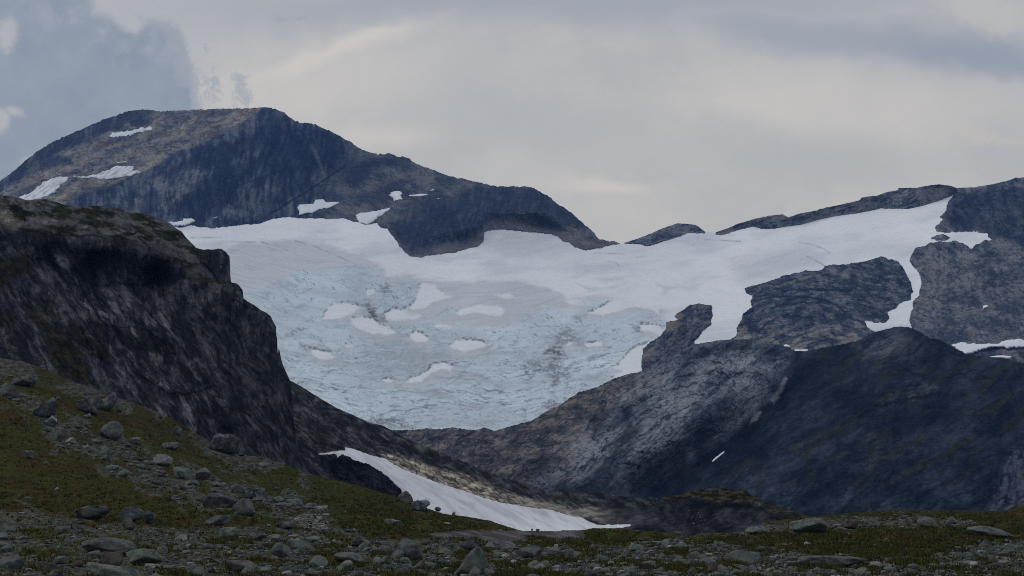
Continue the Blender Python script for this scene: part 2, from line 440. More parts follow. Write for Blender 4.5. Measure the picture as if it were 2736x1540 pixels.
# ------------------------------------------------------------------ glacier
us = cols(380, 2746, 2.0); vv = np.arange(470, 1190, 2.0)
U, V = np.meshgrid(us, vv)
sky_line = curve([(380, 520), (1600, 640)] + Zc([(830, 974), (900, 972), (1000, 968), (1200, 930), (1330, 885), (1400, 878), (1560, 872), (1650, 875)]) + [(x, y + 7) for x, y in rr_top[1:-1]] + [(2560, 512), (2650, 508), (2746, 500)])
D = GL(U, V)
warp = 26 * fbm(U, V, 240, 120, seed=3, octv=3)
Vw = V + warp * .7 + 0.00020 * (U - 1230) ** 2 - 0.05 * (U - 700) * sst(1000 - U, 0, 300)
# colour zones
ICEZ = [(540, 770), (640, 792), (700, 765), (800, 725), (880, 714), (960, 710), (1015, 725), (1025, 765), (1040, 770), (1085, 752), (1120, 760), (1108, 810), (1080, 838), (1110, 850), (1150, 850),
        (1180, 832), (1220, 820), (1215, 835), (1180, 850), (1170, 868), (1250, 868), (1300, 872), (1375, 868), (1410, 845), (1450, 820), (1490, 828), (1530, 838), (1560, 810), (1590, 798),
        (1625, 806), (1610, 830), (1640, 838), (1680, 818), (1740, 825), (1770, 826), (1760, 845), (1790, 855), (1760, 900), (1710, 930), (1670, 960), (1650, 985), (1640, 1040), (1700, 1250), (900, 1250), (500, 1100)]
s_ice = sdf(U, V, ICEZ) + 18 * fbm(U, V, 70, 24, seed=11, octv=5, gain=.6) + 4 * fbm(U, V, 9, 5, seed=12)
ice = sst(s_ice, -9, 12)
FZ = [[(560, 690), (640, 650), (760, 640), (880, 655), (980, 690), (1030, 722), (1022, 790), (900, 740), (700, 800), (540, 800)],
      [(1020, 740), (1090, 735), (1140, 745), (1250, 752), (1350, 748), (1440, 760), (1500, 782), (1530, 815), (1470, 840), (1420, 880), (1250, 880), (1080, 850), (1100, 800), (1050, 790)],
      Zf([(780, 190), (900, 215), (1050, 215), (1200, 190), (1060, 240), (900, 245)]), Zf([(920, 150), (1050, 135), (1190, 132), (1150, 155), (1000, 160)]),
      Zf([(1460, 180), (1520, 200), (1700, 205), (1850, 190), (1800, 230), (1600, 240), (1500, 300), (1520, 240)]), Zf([(700, 320), (900, 295), (1130, 320), (1040, 350), (870, 330)]),
      Zd([(0, 1100), (400, 1030), (700, 1040), (900, 1070), (800, 1180), (500, 1240), (200, 1330), (100, 1300)]), Zd([(950, 1030), (1150, 980), (1400, 945), (1550, 945), (1720, 980), (1640, 1060), (1500, 1100), (1350, 1060), (1200, 1050), (1100, 1090)]),
      Zb([(2070, 1200), (2300, 1190), (2576, 1250), (2800, 1290), (2900, 1330), (2500, 1380), (2200, 1390), (2000, 1330)]), Zd([(250, 900), (400, 850), (430, 860), (380, 900), (290, 935)])]
firn = np.zeros_like(U)
for k, pz in enumerate(FZ):
    firn = np.maximum(firn, sst(sdf(U, V, pz) + 8 * fbm(U, V, 50, 14, seed=20 + k) + 3 * fbm(U, V, 8, seed=31), -8 if k < 6 else -22, 9 if k < 6 else 24) * (1.0 if k < 2 else 0.7 if k < 6 else .5))
streak = fbm(U, Vw, 120, 7, rot=-4, seed=40, octv=5, gain=0.6)
firn_c = lerp(FIRN, C(.50, .53, .58), sst(streak, -.1, .5))
white = lerp(SNOW, C(.72, .75, .80), sst(fbm(U, V, 240, 50, rot=-6, seed=41), -.1, .6))
G = lerp(white, firn_c, firn * 0.85)
ice_c = lerp(ICE, C(.57, .645, .69), sst(fbm(U, Vw, 200, 60, seed=43), -.3, .5) * 0.8)
ice_c = lerp(ice_c, C(.72, .82, .865), sst(fbm(U, Vw, 160, 40, rot=-15, seed=44), .1, .6) * 0.6)
areas0 = sst(sdf(U, V, [(960, 880), (1120, 860), (1300, 900), (1330, 960), (1180, 1060), (980, 1040)]) + 40 * fbm(U, V, 90, 40, seed=156), -40, 40)
crumple = fbm(U + 14 * fbm(U, V, 50, seed=148), V + 8 * fbm(U, V, 40, seed=150), 38, 15, rot=-8, seed=48, octv=5, gain=.6, ridge=True)
lw = 6 * fbm(U, Vw, 60, 20, seed=144, octv=3)
crev = fbm(U, Vw + lw, 62, 4.2, rot=-2, seed=45, octv=5, gain=0.66)
def ice_line(L, S, rot, seed, wdt, cut):
    n = np.abs(fbm(U, Vw + lw, L, S, rot=rot, seed=seed, octv=3, gain=.5))
    return sst(n, wdt, wdt * .2) * sst(fbm(U, V, L * .5, L * .25, seed=seed + 1), cut - .1, cut + .15)
crev2 = fbm(U, V, 30, 3.5, rot=35, seed=46, octv=3, gain=0.6)
low = sst(V, 880, 960)
cm_ = np.clip(sst(crev, .12, .62) * (0.35 + 0.65 * low) + 0.6 * sst(crev2, .25, .7) * sst(fbm(U, V, 90, seed=47), 0, .4), 0, 1)
ice_c = lerp(ice_c, C(.26, .34, .40), cm_ * 0.38)
il = np.maximum(ice_line(230, 17, -2, 145, .085, -.12) * (.45 + .55 * low), .8 * ice_line(60, 8, 2, 147, .12, .0) * low)
il = np.maximum(il, ice_line(70, 14, 38, 149, .08, .12) * (1 - low)); il = np.maximum(il, .6 * ice_line(50, 9, -40, 151, .10, .2))
ice_c = lerp(ice_c, C(.17, .22, .26), np.clip(il * .85, 0, 1))
bands = np.sin(2 * math.pi * (Vw + 2.6 * lw + 9 * fbm(U, V, 130, 50, seed=157)) / 15) * sst(fbm(U, Vw, 150, 50, seed=158), -.35, .15)
ice_c = ice_c * (1 + (.035 + .05 * low) * bands)[..., None]
dirty_i = sst(fbm(U, Vw, 170, 36, seed=155, octv=4), .05, .5) * .45 + .35 * areas0
ice_c = lerp(ice_c, C(.45, .48, .51), dirty_i)
lite = sst(-crev, .25, .7)
ice_c = lerp(ice_c, C(.62, .73, .80), lite * 0.5)
cz = sst(sdf(U, V, [(1000, 860), (1200, 880), (1180, 1010), (1040, 1050), (960, 960)]) + 20 * fbm(U, V, 60, seed=49), -25, 25)
cz = np.maximum(cz, sst(sdf(U, V, Ze([(1250, 330), (1640, 190), (1650, 320), (1500, 410), (1300, 450)])), -12, 12))
cz = np.maximum(cz, sst(sdf(U, V, Ze([(1680, 470), (1850, 380), (1970, 390), (1900, 470), (1750, 540)])), -10, 10))
ice_c = lerp(ice_c, C(.34, .41, .46), cz * sst(crumple, .3, .75) * 0.55)
G = lerp(G, ice_c, ice)
SB = [Ze([(865, 430), (900, 390), (950, 355), (1050, 352), (1110, 370), (1170, 382), (1110, 440), (1010, 480), (880, 495), (830, 505)]),
      Ze([(1075, 485), (1200, 478), (1280, 490), (1330, 530), (1440, 575), (1470, 610), (1400, 630), (1300, 620), (1180, 590), (1100, 545)]),
      Ze([(1380, 440), (1450, 405), (1560, 410), (1650, 440), (1690, 465), (1620, 495), (1500, 500), (1385, 500)]),
      Ze([(1590, 400), (1650, 330), (1660, 250), (1700, 180), (1800, 200), (1850, 250), (1950, 305), (1800, 350), (1700, 400), (1620, 410)]),
      Ze([(1980, 440), (2050, 400), (2200, 370), (2350, 380), (2420, 420), (2380, 470), (2250, 450), (2150, 435), (2030, 460)]),
      Ze([(1935, 720), (1990, 680), (2100, 665), (2230, 690), (2255, 720), (2200, 745), (2060, 770), (1960, 745)]),
      Ze([(1590, 620), (1650, 600), (1710, 620), (1755, 670), (1740, 690), (1640, 690), (1600, 660)]),
      Ze([(735, 750), (800, 750), (900, 785), (955, 820), (930, 840), (820, 840), (770, 810)]),
      Ze([(1750, 930), (1800, 875), (1900, 870), (1960, 900), (1940, 940), (1860, 920), (1790, 950), (1720, 1000), (1690, 1035), (1560, 1040), (1600, 1000), (1700, 975)]),
      Ze([(1360, 1020), (1410, 1000), (1450, 1025), (1400, 1040)]), Ze([(1215, 250), (1280, 235), (1290, 280), (1230, 300)]), Ze([(1040, 715), (1110, 710), (1120, 735), (1060, 740)]),
      Ze([(2330, 280), (2450, 270), (2500, 310), (2400, 320)]),
      Zf([(680, 700), (740, 685), (745, 705), (690, 718)]), Zf([(830, 705), (900, 695), (985, 685), (990, 720), (860, 730)]),
      Zf([(1310, 540), (1360, 530), (1480, 545), (1520, 600), (1500, 640), (1400, 600), (1320, 585)]),
      Zf([(1085, 910), (1150, 870), (1210, 790), (1280, 740), (1380, 690), (1440, 660), (1360, 900), (1340, 960), (1080, 1010), (1180, 935)]),
      Zf([(880, 440), (960, 400), (1050, 350), (1150, 310), (1300, 330), (1500, 390), (1480, 450), (1400, 400), (1250, 380), (1130, 430), (1000, 460)]),
      Zf([(670, 340), (760, 350), (820, 370), (760, 372)])]
blobm = np.zeros_like(U)
for k, pz in enumerate(SB):
    dd = sdf(U, V, pz) + 5.5 * fbm(U, V, 30, 14, seed=60 + k, octv=5, gain=.65) + 1.5 * fbm(U, V, 4, seed=62 + k)
    m = sst(dd, -3.0, 3.5)
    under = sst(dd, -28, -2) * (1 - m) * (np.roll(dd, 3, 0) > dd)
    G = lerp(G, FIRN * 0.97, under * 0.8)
    G = lerp(G, SNOW * 0.96, m); blobm = np.maximum(blobm, m)
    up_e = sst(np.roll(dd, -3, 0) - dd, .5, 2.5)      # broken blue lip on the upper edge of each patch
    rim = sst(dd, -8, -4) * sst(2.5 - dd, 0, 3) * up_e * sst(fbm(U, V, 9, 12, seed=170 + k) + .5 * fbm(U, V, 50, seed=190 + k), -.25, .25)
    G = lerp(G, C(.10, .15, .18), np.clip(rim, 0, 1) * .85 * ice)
# rock debris and dirt lying on the ice
speck = fbm(U, V, 7, 3.5, seed=80, octv=4, gain=0.7); speck2 = fbm(U, V, 4, 4, seed=81, octv=3)
DB = [(Zf([(560, 640), (680, 560), (800, 620), (840, 720), (700, 690), (620, 710)]), .6), (Zf([(500, 780), (560, 740), (640, 740), (660, 800), (630, 860), (560, 800)]), 1.0),
      (Zf([(540, 860), (640, 870), (620, 1050), (570, 1060), (530, 980)]), .7), (Zf([(290, 880), (400, 840), (500, 850), (520, 940), (350, 940)]), .5), (Zf([(670, 920), (710, 920), (700, 1000), (670, 980)]), .8),
      (Zf([(530, 1200), (570, 1150), (600, 1220), (560, 1280), (500, 1300)]), .7), (Ze([(1235, 440), (1250, 405), (1290, 425), (1280, 460)]), 1.6), (Ze([(1350, 220), (1400, 190), (1420, 250), (1370, 260)]), .9),
      (Ze([(1200, 360), (1250, 340), (1260, 400), (1220, 410)]), .8), (Ze([(1280, 470), (1380, 440), (1380, 500), (1290, 500)]), .7), (Ze([(600, 590), (680, 590), (650, 620), (540, 640)]), .5),
      (Ze([(1240, 1350), (1500, 1360), (1600, 1430), (1300, 1420)]), .7), (Ze([(660, 715), (900, 770), (900, 775), (720, 745)]), .8), (Zf([(740, 470), (830, 470), (800, 500)]), .6),
      (Zf([(1270, 590), (1310, 540), (1320, 590)]), .8)]
clump = fbm(U, V, 22, 9, rot=10, seed=83, octv=5, gain=.7)
deb = np.zeros_like(U)
for k, (pz, s_) in enumerate(DB):
    deb = np.maximum(deb, s_ * sst(sdf(U, V, pz) + 12 * fbm(U, V, 26, 14, seed=90 + k, octv=4), -14, 8) * np.clip(.75 * sst(clump, -.25 - .35 * (s_ - .5), .12) + .6 * sst(speck, .0, .35), 0, 1))
scat = sst(speck2, .70, .80) * sst(V, 960, 1120) * sst(1400 - U, 0, 300) * 0.8
deb = np.clip(np.maximum(deb, scat), 0, 1) * (1 - blobm)
G = lerp(G, C(.075, .075, .09), np.clip(deb * 1.05, 0, .95))
LINES = [Zc([(1560, 938), (1700, 942), (1860, 952)]), Zd([(640, 958), (720, 972), (850, 1012), (905, 1052)]), Zd([(705, 1078), (780, 1115), (860, 1160)]), Ze([(1500, 1105), (1650, 1125), (1850, 1095), (1980, 1030), (2060, 930), (2200, 790), (2400, 640)]),
         Ze([(480, 240), (560, 350), (610, 420)]), Za([(1990, 1275), (2200, 1282)]), Za([(1640, 1243), (1900, 1238)]), Zc([(720, 1122), (790, 1135), (812, 1160)]), Zc([(460, 1320), (560, 1362)]), Zc([(960, 1090), (1045, 1078)]),
         Zb([(280, 1270), (420, 1300), (600, 1380), (760, 1449)]), Zb([(0, 1280), (120, 1310), (220, 1350)]), Zc([(600, 1055), (860, 1057)])]
for k, ln in enumerate(LINES):
    best = np.full(U.shape, 1e9)
    for (ax, ay), (bx, by) in zip(ln[:-1], ln[1:]):
        ex, ey = bx - ax, by - ay; t = np.clip(((U - ax) * ex + (V - ay) * ey) / (ex * ex + ey * ey), 0, 1)
        best = np.minimum(best, np.hypot(U - ax - t * ex, V - ay - t * ey))
    G = lerp(G, C(.34, .42, .48), sst(best, 3.2, 1.0) * (0.35 + 0.65 * sst(fbm(U, V, 30, seed=110 + k), -.3, .3)) * 0.7)
# relief: swells, crevasses, hollows under the fresh-snow patches
D = D * (1 + 0.004 * fbm(U, V, 300, 120, seed=120, octv=3)) 
D = D - PXM(D) * (1.1 * fbm(U, V, 70, 30, seed=121, octv=3) - ice * (3.2 * sst(crev, .1, .7) * (.3 + .7 * low) - 1.5 * lite + 2.5 * cz * sst(crumple, .2, .7)) - 1.5 * blobm)
rocks_sd = np.full(U.shape, -1e9)
for pz in ROCKS: rocks_sd = np.maximum(rocks_sd, sdf(U, V, pz))
keep = (rocks_sd < 14) & (V > sky_line(U) + 0.5)
o = grid_obj('glacier', U, V, D, G, M_ICE, keep)
tag(o, kind='structure')
del G

# ------------------------------------------------------------------ far rock: generic dresser
def rock_island(name, poly, pad, H, mat, paint_fn, w_px=22.0, seed=0, step=2.0, relief=None, base=GL, ext=None):
    p = np.array(poly); u0, v0 = p.min(0) - pad; u1, v1 = p.max(0) + pad
    if ext: u1 = min(u1, ext)
    U, V = np.meshgrid(np.arange(u0, u1, step), np.arange(v0, v1, step))
    sd = sdf(U, V, poly) + ragged(U, V, seed)
    B = base(U, V)
    h = np.where(sd > 0, H * (1 - np.exp(-np.maximum(sd, 0) / w_px)) + 3.0, sd * 1.4)
    D = B - h
    if relief is not None: D = D - PXM(D) * relief(U, V) * sst(sd, -2, 12)
    col = paint_fn(U, V, sd)
    keep = sd > -9
    return grid_obj(name, U, V, D, col, mat, keep)

def crag(u, v, rot, L, S, seed):
    """layered, jointed rock: broken ribs along rot, with thin joints that start and stop; returns relief, joint mask, tone"""
    wu = u + 16 * fbm(u, v, 110, seed=seed + 1, octv=3); wv = v + 16 * fbm(u, v, 110, seed=seed + 2, octv=3)
    r = .55 * fbm(wu, wv, L, S, rot=rot, seed=seed, octv=6, gain=0.62) + .6 * fbm(u, v, S * 4.5, S * 3, rot=rot, seed=seed + 31, octv=6, gain=.64)
    f = fbm(wu, wv, S * 1.5, S * .6, rot=rot, seed=seed + 41, octv=4, gain=.8)
    def line(Lk, Sk, rk, sd_, wdt, cut):
        n = np.abs(fbm(wu, wv, Lk, Sk, rot=rk, seed=sd_, octv=3, gain=.45))
        return sst(n, wdt, wdt * .15) * sst(fbm(u, v, Lk * .7, seed=sd_ + 3, octv=2), cut - .12, cut + .2)
    ck = line(L * 1.5, S * 1.8, rot, seed + 51, .085, -.05)
    ck = np.maximum(ck, .8 * line(L * .6, S * .8, rot, seed + 55, .15, .02))
    ck = np.maximum(ck, .7 * line(L * .5, S * 1.6, rot + 68, seed + 59, .10, .12))
    b, idv = cells(wu + 3 * f, wv + 3 * f, L * .45, S * 1.2, rot=rot, seed=seed + 7)
    b2, id2 = cells(wu + 2 * f, wv + 2 * f, L * .22, S * .62, rot=rot + 12, seed=seed + 9)
    tone = np.clip(.5 + .48 * f + .50 * (idv - .5) + .42 * (id2 - .5), -.15, 1.3)
    return r + .22 * f + .22 * (idv - .5) + .16 * (id2 - .5), np.clip(1.55 * ck, 0, 1.4), tone
def stroke(u, v, lines, width, seed=0, wob=4.0):
    """distance field along hand-surveyed joints and ledges: 1 on the line, fading over width"""
    uu = u + wob * fbm(u, v, 22, seed=seed, octv=3); vv_ = v + wob * fbm(u, v, 22, seed=seed + 1, octv=3)
    best = np.full(u.shape, 1e9)
    for ln in lines:
        for (ax, ay), (bx, by) in zip(ln[:-1], ln[1:]):
            ex, ey = bx - ax, by - ay
            t = np.clip(((uu - ax) * ex + (vv_ - ay) * ey) / (ex * ex + ey * ey + 1e-9), 0, 1)
            best = np.minimum(best, np.hypot(uu - ax - t * ex, vv_ - ay - t * ey))
    return sst(best, width, width * .25)
def areas(u, v, polys, soft, seed=0, amp=8.0, size=34, rot=0, asp=.5):
    m = np.zeros(u.shape)
    for k, pz in enumerate(polys):
        m = np.maximum(m, sst(sdf(u, v, pz) + amp * fbm(u, v, size, size * asp, rot=rot, seed=seed + k, octv=5, gain=.62), -soft, soft))
    return m
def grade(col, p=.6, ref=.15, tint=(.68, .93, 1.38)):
    """darken lichen-stained rock, deepen its shade and paint in haze blue; pale rock stays"""
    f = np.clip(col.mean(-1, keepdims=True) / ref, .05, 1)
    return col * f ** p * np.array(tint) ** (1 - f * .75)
def paint_grey(tone, tone2, rot, L, S, seed, dark=None, brown=None, bz=None):
    def f(U, V, sd):
        r, ck, idv = crag(U, V, rot, L, S, seed)
        col = lerp(tone, tone2, sst(r, -.45, .45))
        col = col * (0.8 + 0.4 * idv)[..., None]
        col = lerp(col, tone * 0.35, ck * 0.55)
        if brown is not None:
            col = lerp(col, brown, sst(fbm(U, V, 90, 40, rot=rot, seed=seed + 20), .0, .45) * .7 * (1 if bz is None else bz(U, V)))
        return col
    return f
def rel_grey(rot, L, S, seed, amp=6.0):
    def f(U, V):
        r, ck, idv = crag(U, V, rot, L, S, seed)
        return amp * (r + 0.35 * (idv - .5)) - amp * 0.45 * ck
    return f

# --- far left summit with its scree plateau and dark face
us = cols(-650, 1660, 2.0, coarse=10)
top = curve(peak_top); 
ptop = lambda u: top(u) + 2.4 * perlin(u / 15, u * 0, 5) + 2.0 * perlin(u / 6, u * 0, 6) - 1.6 * np.abs(perlin(u / 9, u * 0, 16))
bl = curve(peak_base)
U, V = sheet_uv(us, ptop, lambda u: bl(u) + 26, 2.0)
PK = TPS([(-650, 560, 5000), (-650, 700, 4300), (-650, 480, 5200), (-200, 560, 5000), (0, 490, 5150), (150, 400, 5400), (300, 320, 5650), (420, 295, 5750), (600, 292, 5650), (700, 290, 5450), (760, 325, 5150), (900, 380, 5100), (1040, 415, 5050),
    (1200, 470, 5000), (1330, 500, 4900), (1420, 500, 4700), (1500, 555, 4600), (1600, 650, 4500), (0, 560, 4600), (150, 530, 4650), (250, 500, 4750), (340, 480, 4800), (420, 445, 4850), (500, 400, 4950), (600, 350, 5100),
    (300, 540, 4520), (440, 590, 4400), (560, 600, 4420), (700, 590, 4450), (500, 480, 4600), (620, 420, 4720), (700, 450, 4650), (780, 420, 4850), (860, 480, 4780), (780, 540, 4560), (900, 580, 4450),
    (1050, 530, 4700), (1000, 590, 4400), (1100, 600, 4280), (1150, 540, 4500), (1200, 580, 4250), (1300, 560, 4350), (1350, 610, 4260), (1450, 600, 4350), (1120, 690, 4050), (200, 450, 5000), (100, 480, 4950), (1550, 640, 4420)])
below = V - bl(U)
sdb = -below + ragged(U, V, 130)
B = PK(U, V)
B = np.maximum(B, GL(U, bl(U)) - 20 + np.maximum(-below, 0) * .42)
t_ = sst(sdb, 14, 60)
Db = GL(U, V) - np.where(sdb > 0, 4 + sdb * .6, sdb * 1.5)
D = Db + (B - Db) * t_
EDGE = curve([(-300, 640), (150, 560), (200, 530), (290, 500), (330, 480), (380, 462), (420, 440), (480, 402), (560, 375), (640, 335), (690, 300), (700, 285), (1700, 200)])
pl = sst(EDGE(U) - V + 4 * fbm(U, V, 30, seed=131), -6, 6)         # 1 on the plateau
rv, ckv, idv = crag(U, V, 97, 80, 11, 132)                          # vertical ribs of the face
rp, ckp, idp = crag(U, V, -14, 40, 9, 140)                          # blocky plateau
rg, ckg, idg = crag(U, V, 30, 40, 16, 145)
rightz = sst(U + (V - 500) * 0.6, 830, 960)
face = lerp(C(.048, .056, .076), C(.135, .138, .15), sst(rv, -.25, .5))
pale = sst(sdf(U, V, Za([(1080, 1000), (1250, 780), (1420, 700), (1540, 640), (1700, 640), (1760, 680), (1700, 820), (1500, 950), (1400, 1040), (1150, 1080)])) + 12 * fbm(U, V, 40, 20, rot=97, seed=150), -8, 14)
pale = np.maximum(pale, .6 * sst(sdf(U, V, Za([(1900, 1060), (2050, 850), (2300, 780), (2500, 800), (2576, 1000), (2400, 1080), (2000, 1120)])) + 22 * fbm(U, V, 40, 20, rot=97, seed=151), -8, 18))
face = lerp(face, C(.17, .165, .17), pale * sst(rv, -.5, .25) * .85)
pdk = areas(U, V, [Za([(1400, 1050), (1550, 950), (1750, 740), (1900, 670), (2150, 560), (2300, 560), (2200, 700), (2050, 800), (1950, 950), (1900, 1060), (1650, 1070)]), Za([(1230, 880), (1330, 820), (1400, 900), (1370, 1060), (1200, 1050)]), Za([(1450, 660), (1700, 500), (2100, 380), (2300, 250), (2500, 330), (2200, 500), (1800, 640), (1620, 640), (1400, 760)]),
      Zb([(0, 300), (300, 270), (520, 330), (780, 520), (600, 650), (300, 700), (0, 740)])], 12, 170, 16, 60, 97, .4)
face = lerp(face, C(.030, .038, .060), pdk * .6)
gul = np.abs((V - 400) * 0.42 - (U - 838) + 8 * fbm(U, V, 60, seed=152))
face = lerp(face, C(.15, .14, .12), sst(gul, 9, 2) * sst(V, 380, 410) * sst(490 - V, 0, 30) * .7)
blk = sst(-np.abs((U - 690) - (590 - V) * 1.0) + 60, 0, 60) * sst(V, 400, 470)
face = lerp(face, C(.036, .043, .062), blk * 0.5)
plat = lerp(C(.125, .122, .125), C(.235, .205, .17), sst(fbm(U, V, 90, 26, rot=-20, seed=153), -.35, .4))
plat = lerp(plat, C(.15, .10, .085), sst(fbm(U, V, 60, 12, rot=-16, seed=154), .1, .5) * .75)
plat = lerp(plat, C(.30, .25, .18), sst(sdf(U, V, Za([(420, 900), (700, 740), (1000, 740), (1400, 540), (1450, 600), (1150, 730), (700, 850), (500, 940)])) + 8 * fbm(U, V, 20, seed=155), -8, 10) * .6)
plat = plat * (0.66 + 0.68 * idp)[..., None]
plat = lerp(plat, C(.05, .055, .065), ckp * 0.5)
tl = V - ptop(U)
dk = sst(40 - tl + 14 * fbm(U, V, 40, seed=156), -8, 16) * sst(430 - U, 0, 60)
dk = np.maximum(dk, sst(sdf(U, V, Za([(40, 700), (250, 560), (450, 520), (620, 560), (650, 620), (450, 640), (300, 690), (100, 740)])) + 9 * fbm(U, V, 30, 12, seed=157), -8, 10) * .8)
dk = np.maximum(dk, sst(sdf(U, V, Za([(600, 900), (700, 790), (950, 780), (1100, 770), (1000, 900), (900, 1000), (700, 980)])) + 9 * fbm(U, V, 30, 9, rot=-5, seed=158), -8, 10) * .7)
plat = lerp(plat, lerp(C(.045, .053, .072), C(.11, .115, .13), sst(rv, -.1, .6)), dk * .85)
rid = lerp(C(.085, .085, .095), C(.165, .15, .14), sst(rg * .6 + fbm(U, V, 110, 50, seed=159) * .8, -.4, .4))
rid = lerp(rid, C(.04, .045, .06), ckg * .4)
dz = sst(sdf(U, V, Zb([(1100, 1180), (1150, 1080), (1400, 960), (1650, 880), (1850, 800), (2100, 790), (2330, 800), (2576, 960), (2900, 1180), (2500, 1060), (2200, 1020), (1900, 1150), (1780, 1310), (1500, 1330), (1300, 1380), (1200, 1300)])) + 12 * fbm(U, V, 60, seed=160), -14, 16)
rid = lerp(rid, lerp(C(.042, .05, .07), C(.09, .092, .105), sst(rv, -.2, .6)), dz * .85)
rid = lerp(rid, C(.045, .052, .07), sst(sdf(U, V, Zb([(750, 650), (950, 540), (1180, 550), (1150, 640), (950, 640), (830, 820), (700, 760)])) + 10 * fbm(U, V, 40, seed=161), -10, 14) * .8)
rid = lerp(rid, C(.20, .165, .145), sst(38 - sdb, 0, 25) * sst(U, 1100, 1180) * .5)
col = lerp(lerp(face, rid, rightz), plat, pl)
fault = np.abs((V - 525) + (U - 800) * 0.62 + 3 * fbm(U, V, 40, seed=162) + .0004 * (U - 800) ** 2)
fa = sst(fault, 5, 1) * sst(U, 690, 740) * sst(960 - U, 0, 50)
col = lerp(col, C(.03, .035, .05), fa * .8)
rel = (1 - pl) * (1 - rightz) * (7 * rv - 2 * ckv) + pl * (2.6 * rp - 1.4 * ckp + 1.5 * (idp - .5)) + rightz * (1 - pl) * (5 * rg * (1 - dz) + 6 * rv * dz - 2 * ckg)
D = D - PXM(D) * (rel * sst(sdb, 0, 20) + 9 * fbm(U, V, 130, 90, seed=163, octv=3) * t_) - PXM(D) * fa * -6
peak_rel = None
o = grid_obj('mountain', U, V, D, col, M_FAR, None, back=[(60, 18), (180, 90), (500, 330), (1100, 900)])
tag(o, kind='structure')
PEAK_D = lambda u, v: (lambda s: (GL(u, v) - 4 - s * .6) + (np.maximum(PK(u, v), GL(u, bl(u)) - 20 + s * .42) - (GL(u, v) - 4 - s * .6)) * sst(s, 14, 60))(np.maximum(bl(u) - v, 0.0))

# --- the low nunatak, the long crest at the right, the islet
pg = paint_grey(C(.085, .09, .105), C(.17, .165, .165), -12, 60, 9, 200)
def ridge_sheet(name, topc, botc, u0, u1, D_of, paint_fn, relief, mat, seed, jag=1.2, step=2.0, back=((40, 20), (200, 160), (600, 600))):
    us = np.arange(u0, u1, step)
    tc = curve(topc); bc = curve(botc)
    U, V = sheet_uv(us, lambda u: tc(u) + jag * perlin(u / 9, u * 0, seed) + .6 * jag * perlin(u / 3.5, u * 0, seed + 1), lambda u: np.maximum(bc(u), tc(u)) + 14, step)
    sdb = bc(U) - V + ragged(U, V, seed, 1.6, 10)
    D = D_of(U, V, sdb)
    col = paint_fn(U, V, sdb)
    D = D - PXM(D) * relief(U, V) * sst(sdb, -1, 8)
    o = grid_obj(name, U, V, D, col, mat, sdb > -11, back=list(back))
    return tag(o, kind='structure')
nb = [(1668, 650)] + Zc([(900, 970), (1000, 975), (1060, 985), (1130, 965), (1200, 940), (1340, 895), (1385, 885), (1400, 880), (1560, 870)])
ridge_sheet('nunatak', Zc([(870, 962), (1000, 920), (1100, 880), (1200, 835), (1320, 795), (1400, 800), (1480, 810), (1562, 870)]), nb, 1668, 1886,
    lambda U, V, s: GL(U, V) - np.where(s > 0, 3 + s * .5, s * 1.4), pg, rel_grey(-12, 60, 9, 200, 3.5), M_FAR, 210, 1.0)
bc_crest = curve(rr_bot)
ridge_sheet('crest', rr_top, rr_bot, 1912, 2560,
    lambda U, V, s: GL(U, np.maximum(V, bc_crest(U))) - np.where(s > 0, 2 + 0 * s, s * 1.4) + np.maximum(s, 0) * .35,
    paint_grey(C(.065, .072, .09), C(.155, .15, .155), -14, 90, 8, 220, brown=C(.19, .17, .15)), rel_grey(-14, 90, 8, 220, 4.5), M_FAR, 230, 1.2)
o = rock_island('rock_islet', ISLET, 12, 10, M_FAR, paint_grey(C(.11, .105, .11), C(.19, .175, .165), 0, 24, 6, 240), 8, 241); tag(o, kind='structure')

# --- right-hand slope (top of frame to the dark mountain)
us = cols(2400, 3500, 2.0, coarse=12)
stop = curve(Zd([(1300, 560), (1900, 500), (2000, 492), (2150, 485), (2300, 460), (2450, 425), (2500, 405), (2576, 400), (3600, 250)]))
U, V = sheet_uv(us, lambda u: np.where(u < 2557, 500 - 0 * u + 0.001 * u, stop(u)) + 1.3 * perlin(u / 10, u * 0, 7) + .8 * perlin(u / 4, u * 0, 8), lambda u: u * 0 + 1010, 2.0)
sd = sdf(U, V, SLOPE) + ragged(U, V, 250, 4.0, 20)
far_r = np.where(V < stop(U) + 3, 99, sd)
sdn = sdf(U, V, [p for p in SLOPE if True])
# distance to the snow side only: ignore the sky side
SNOWSIDE = [p for p in SLOPE]
SKYPAD = [(3300, -300), (2557, -300)]
poly2 = SLOPE[:-8] + [(3900, 400), (3900, -300), (2552, -300), (2552, 500)]
sd = sdf(U, V, poly2) + ragged(U, V, 250, 4.0, 20)
B = GL(U, V)
D = B - np.where(sd > 0, 3 + 75 * (1 - np.exp(-np.maximum(sd, 0) / 55)), sd * 1.4)
r1, c1, i1 = crag(U, V, 12, 34, 12, 260); r2, c2, i2 = crag(U, V, 60, 50, 16, 270)
col = lerp(C(.085, .088, .10), C(.17, .16, .155), sst(fbm(U, V, 80, 40, rot=20, seed=280) * .7 + r1 * .5, -.4, .45))
hp = sst(sdf(U, V, Zd([(2000, 560), (2300, 500), (2576, 470), (3600, 450), (3600, 900), (2576, 1000), (2350, 900), (1960, 860), (1900, 750)])) + 14 * fbm(U, V, 50, seed=281), -12, 16)
col = lerp(col, lerp(C(.04, .047, .065), C(.095, .095, .105), sst(r2, -.3, .5)), hp * .85)
edge_b = sst(sdf(U, V, Zd([(1590, 1120), (1650, 1010), (1900, 955), (2060, 960), (2200, 1100), (2100, 1300), (2000, 1449), (1650, 1449), (1710, 1290)])) + 12 * fbm(U, V, 40, seed=282), -14, 18)
col = lerp(col, C(.19, .175, .16), edge_b * .6 * sst(r1, -.4, .3))
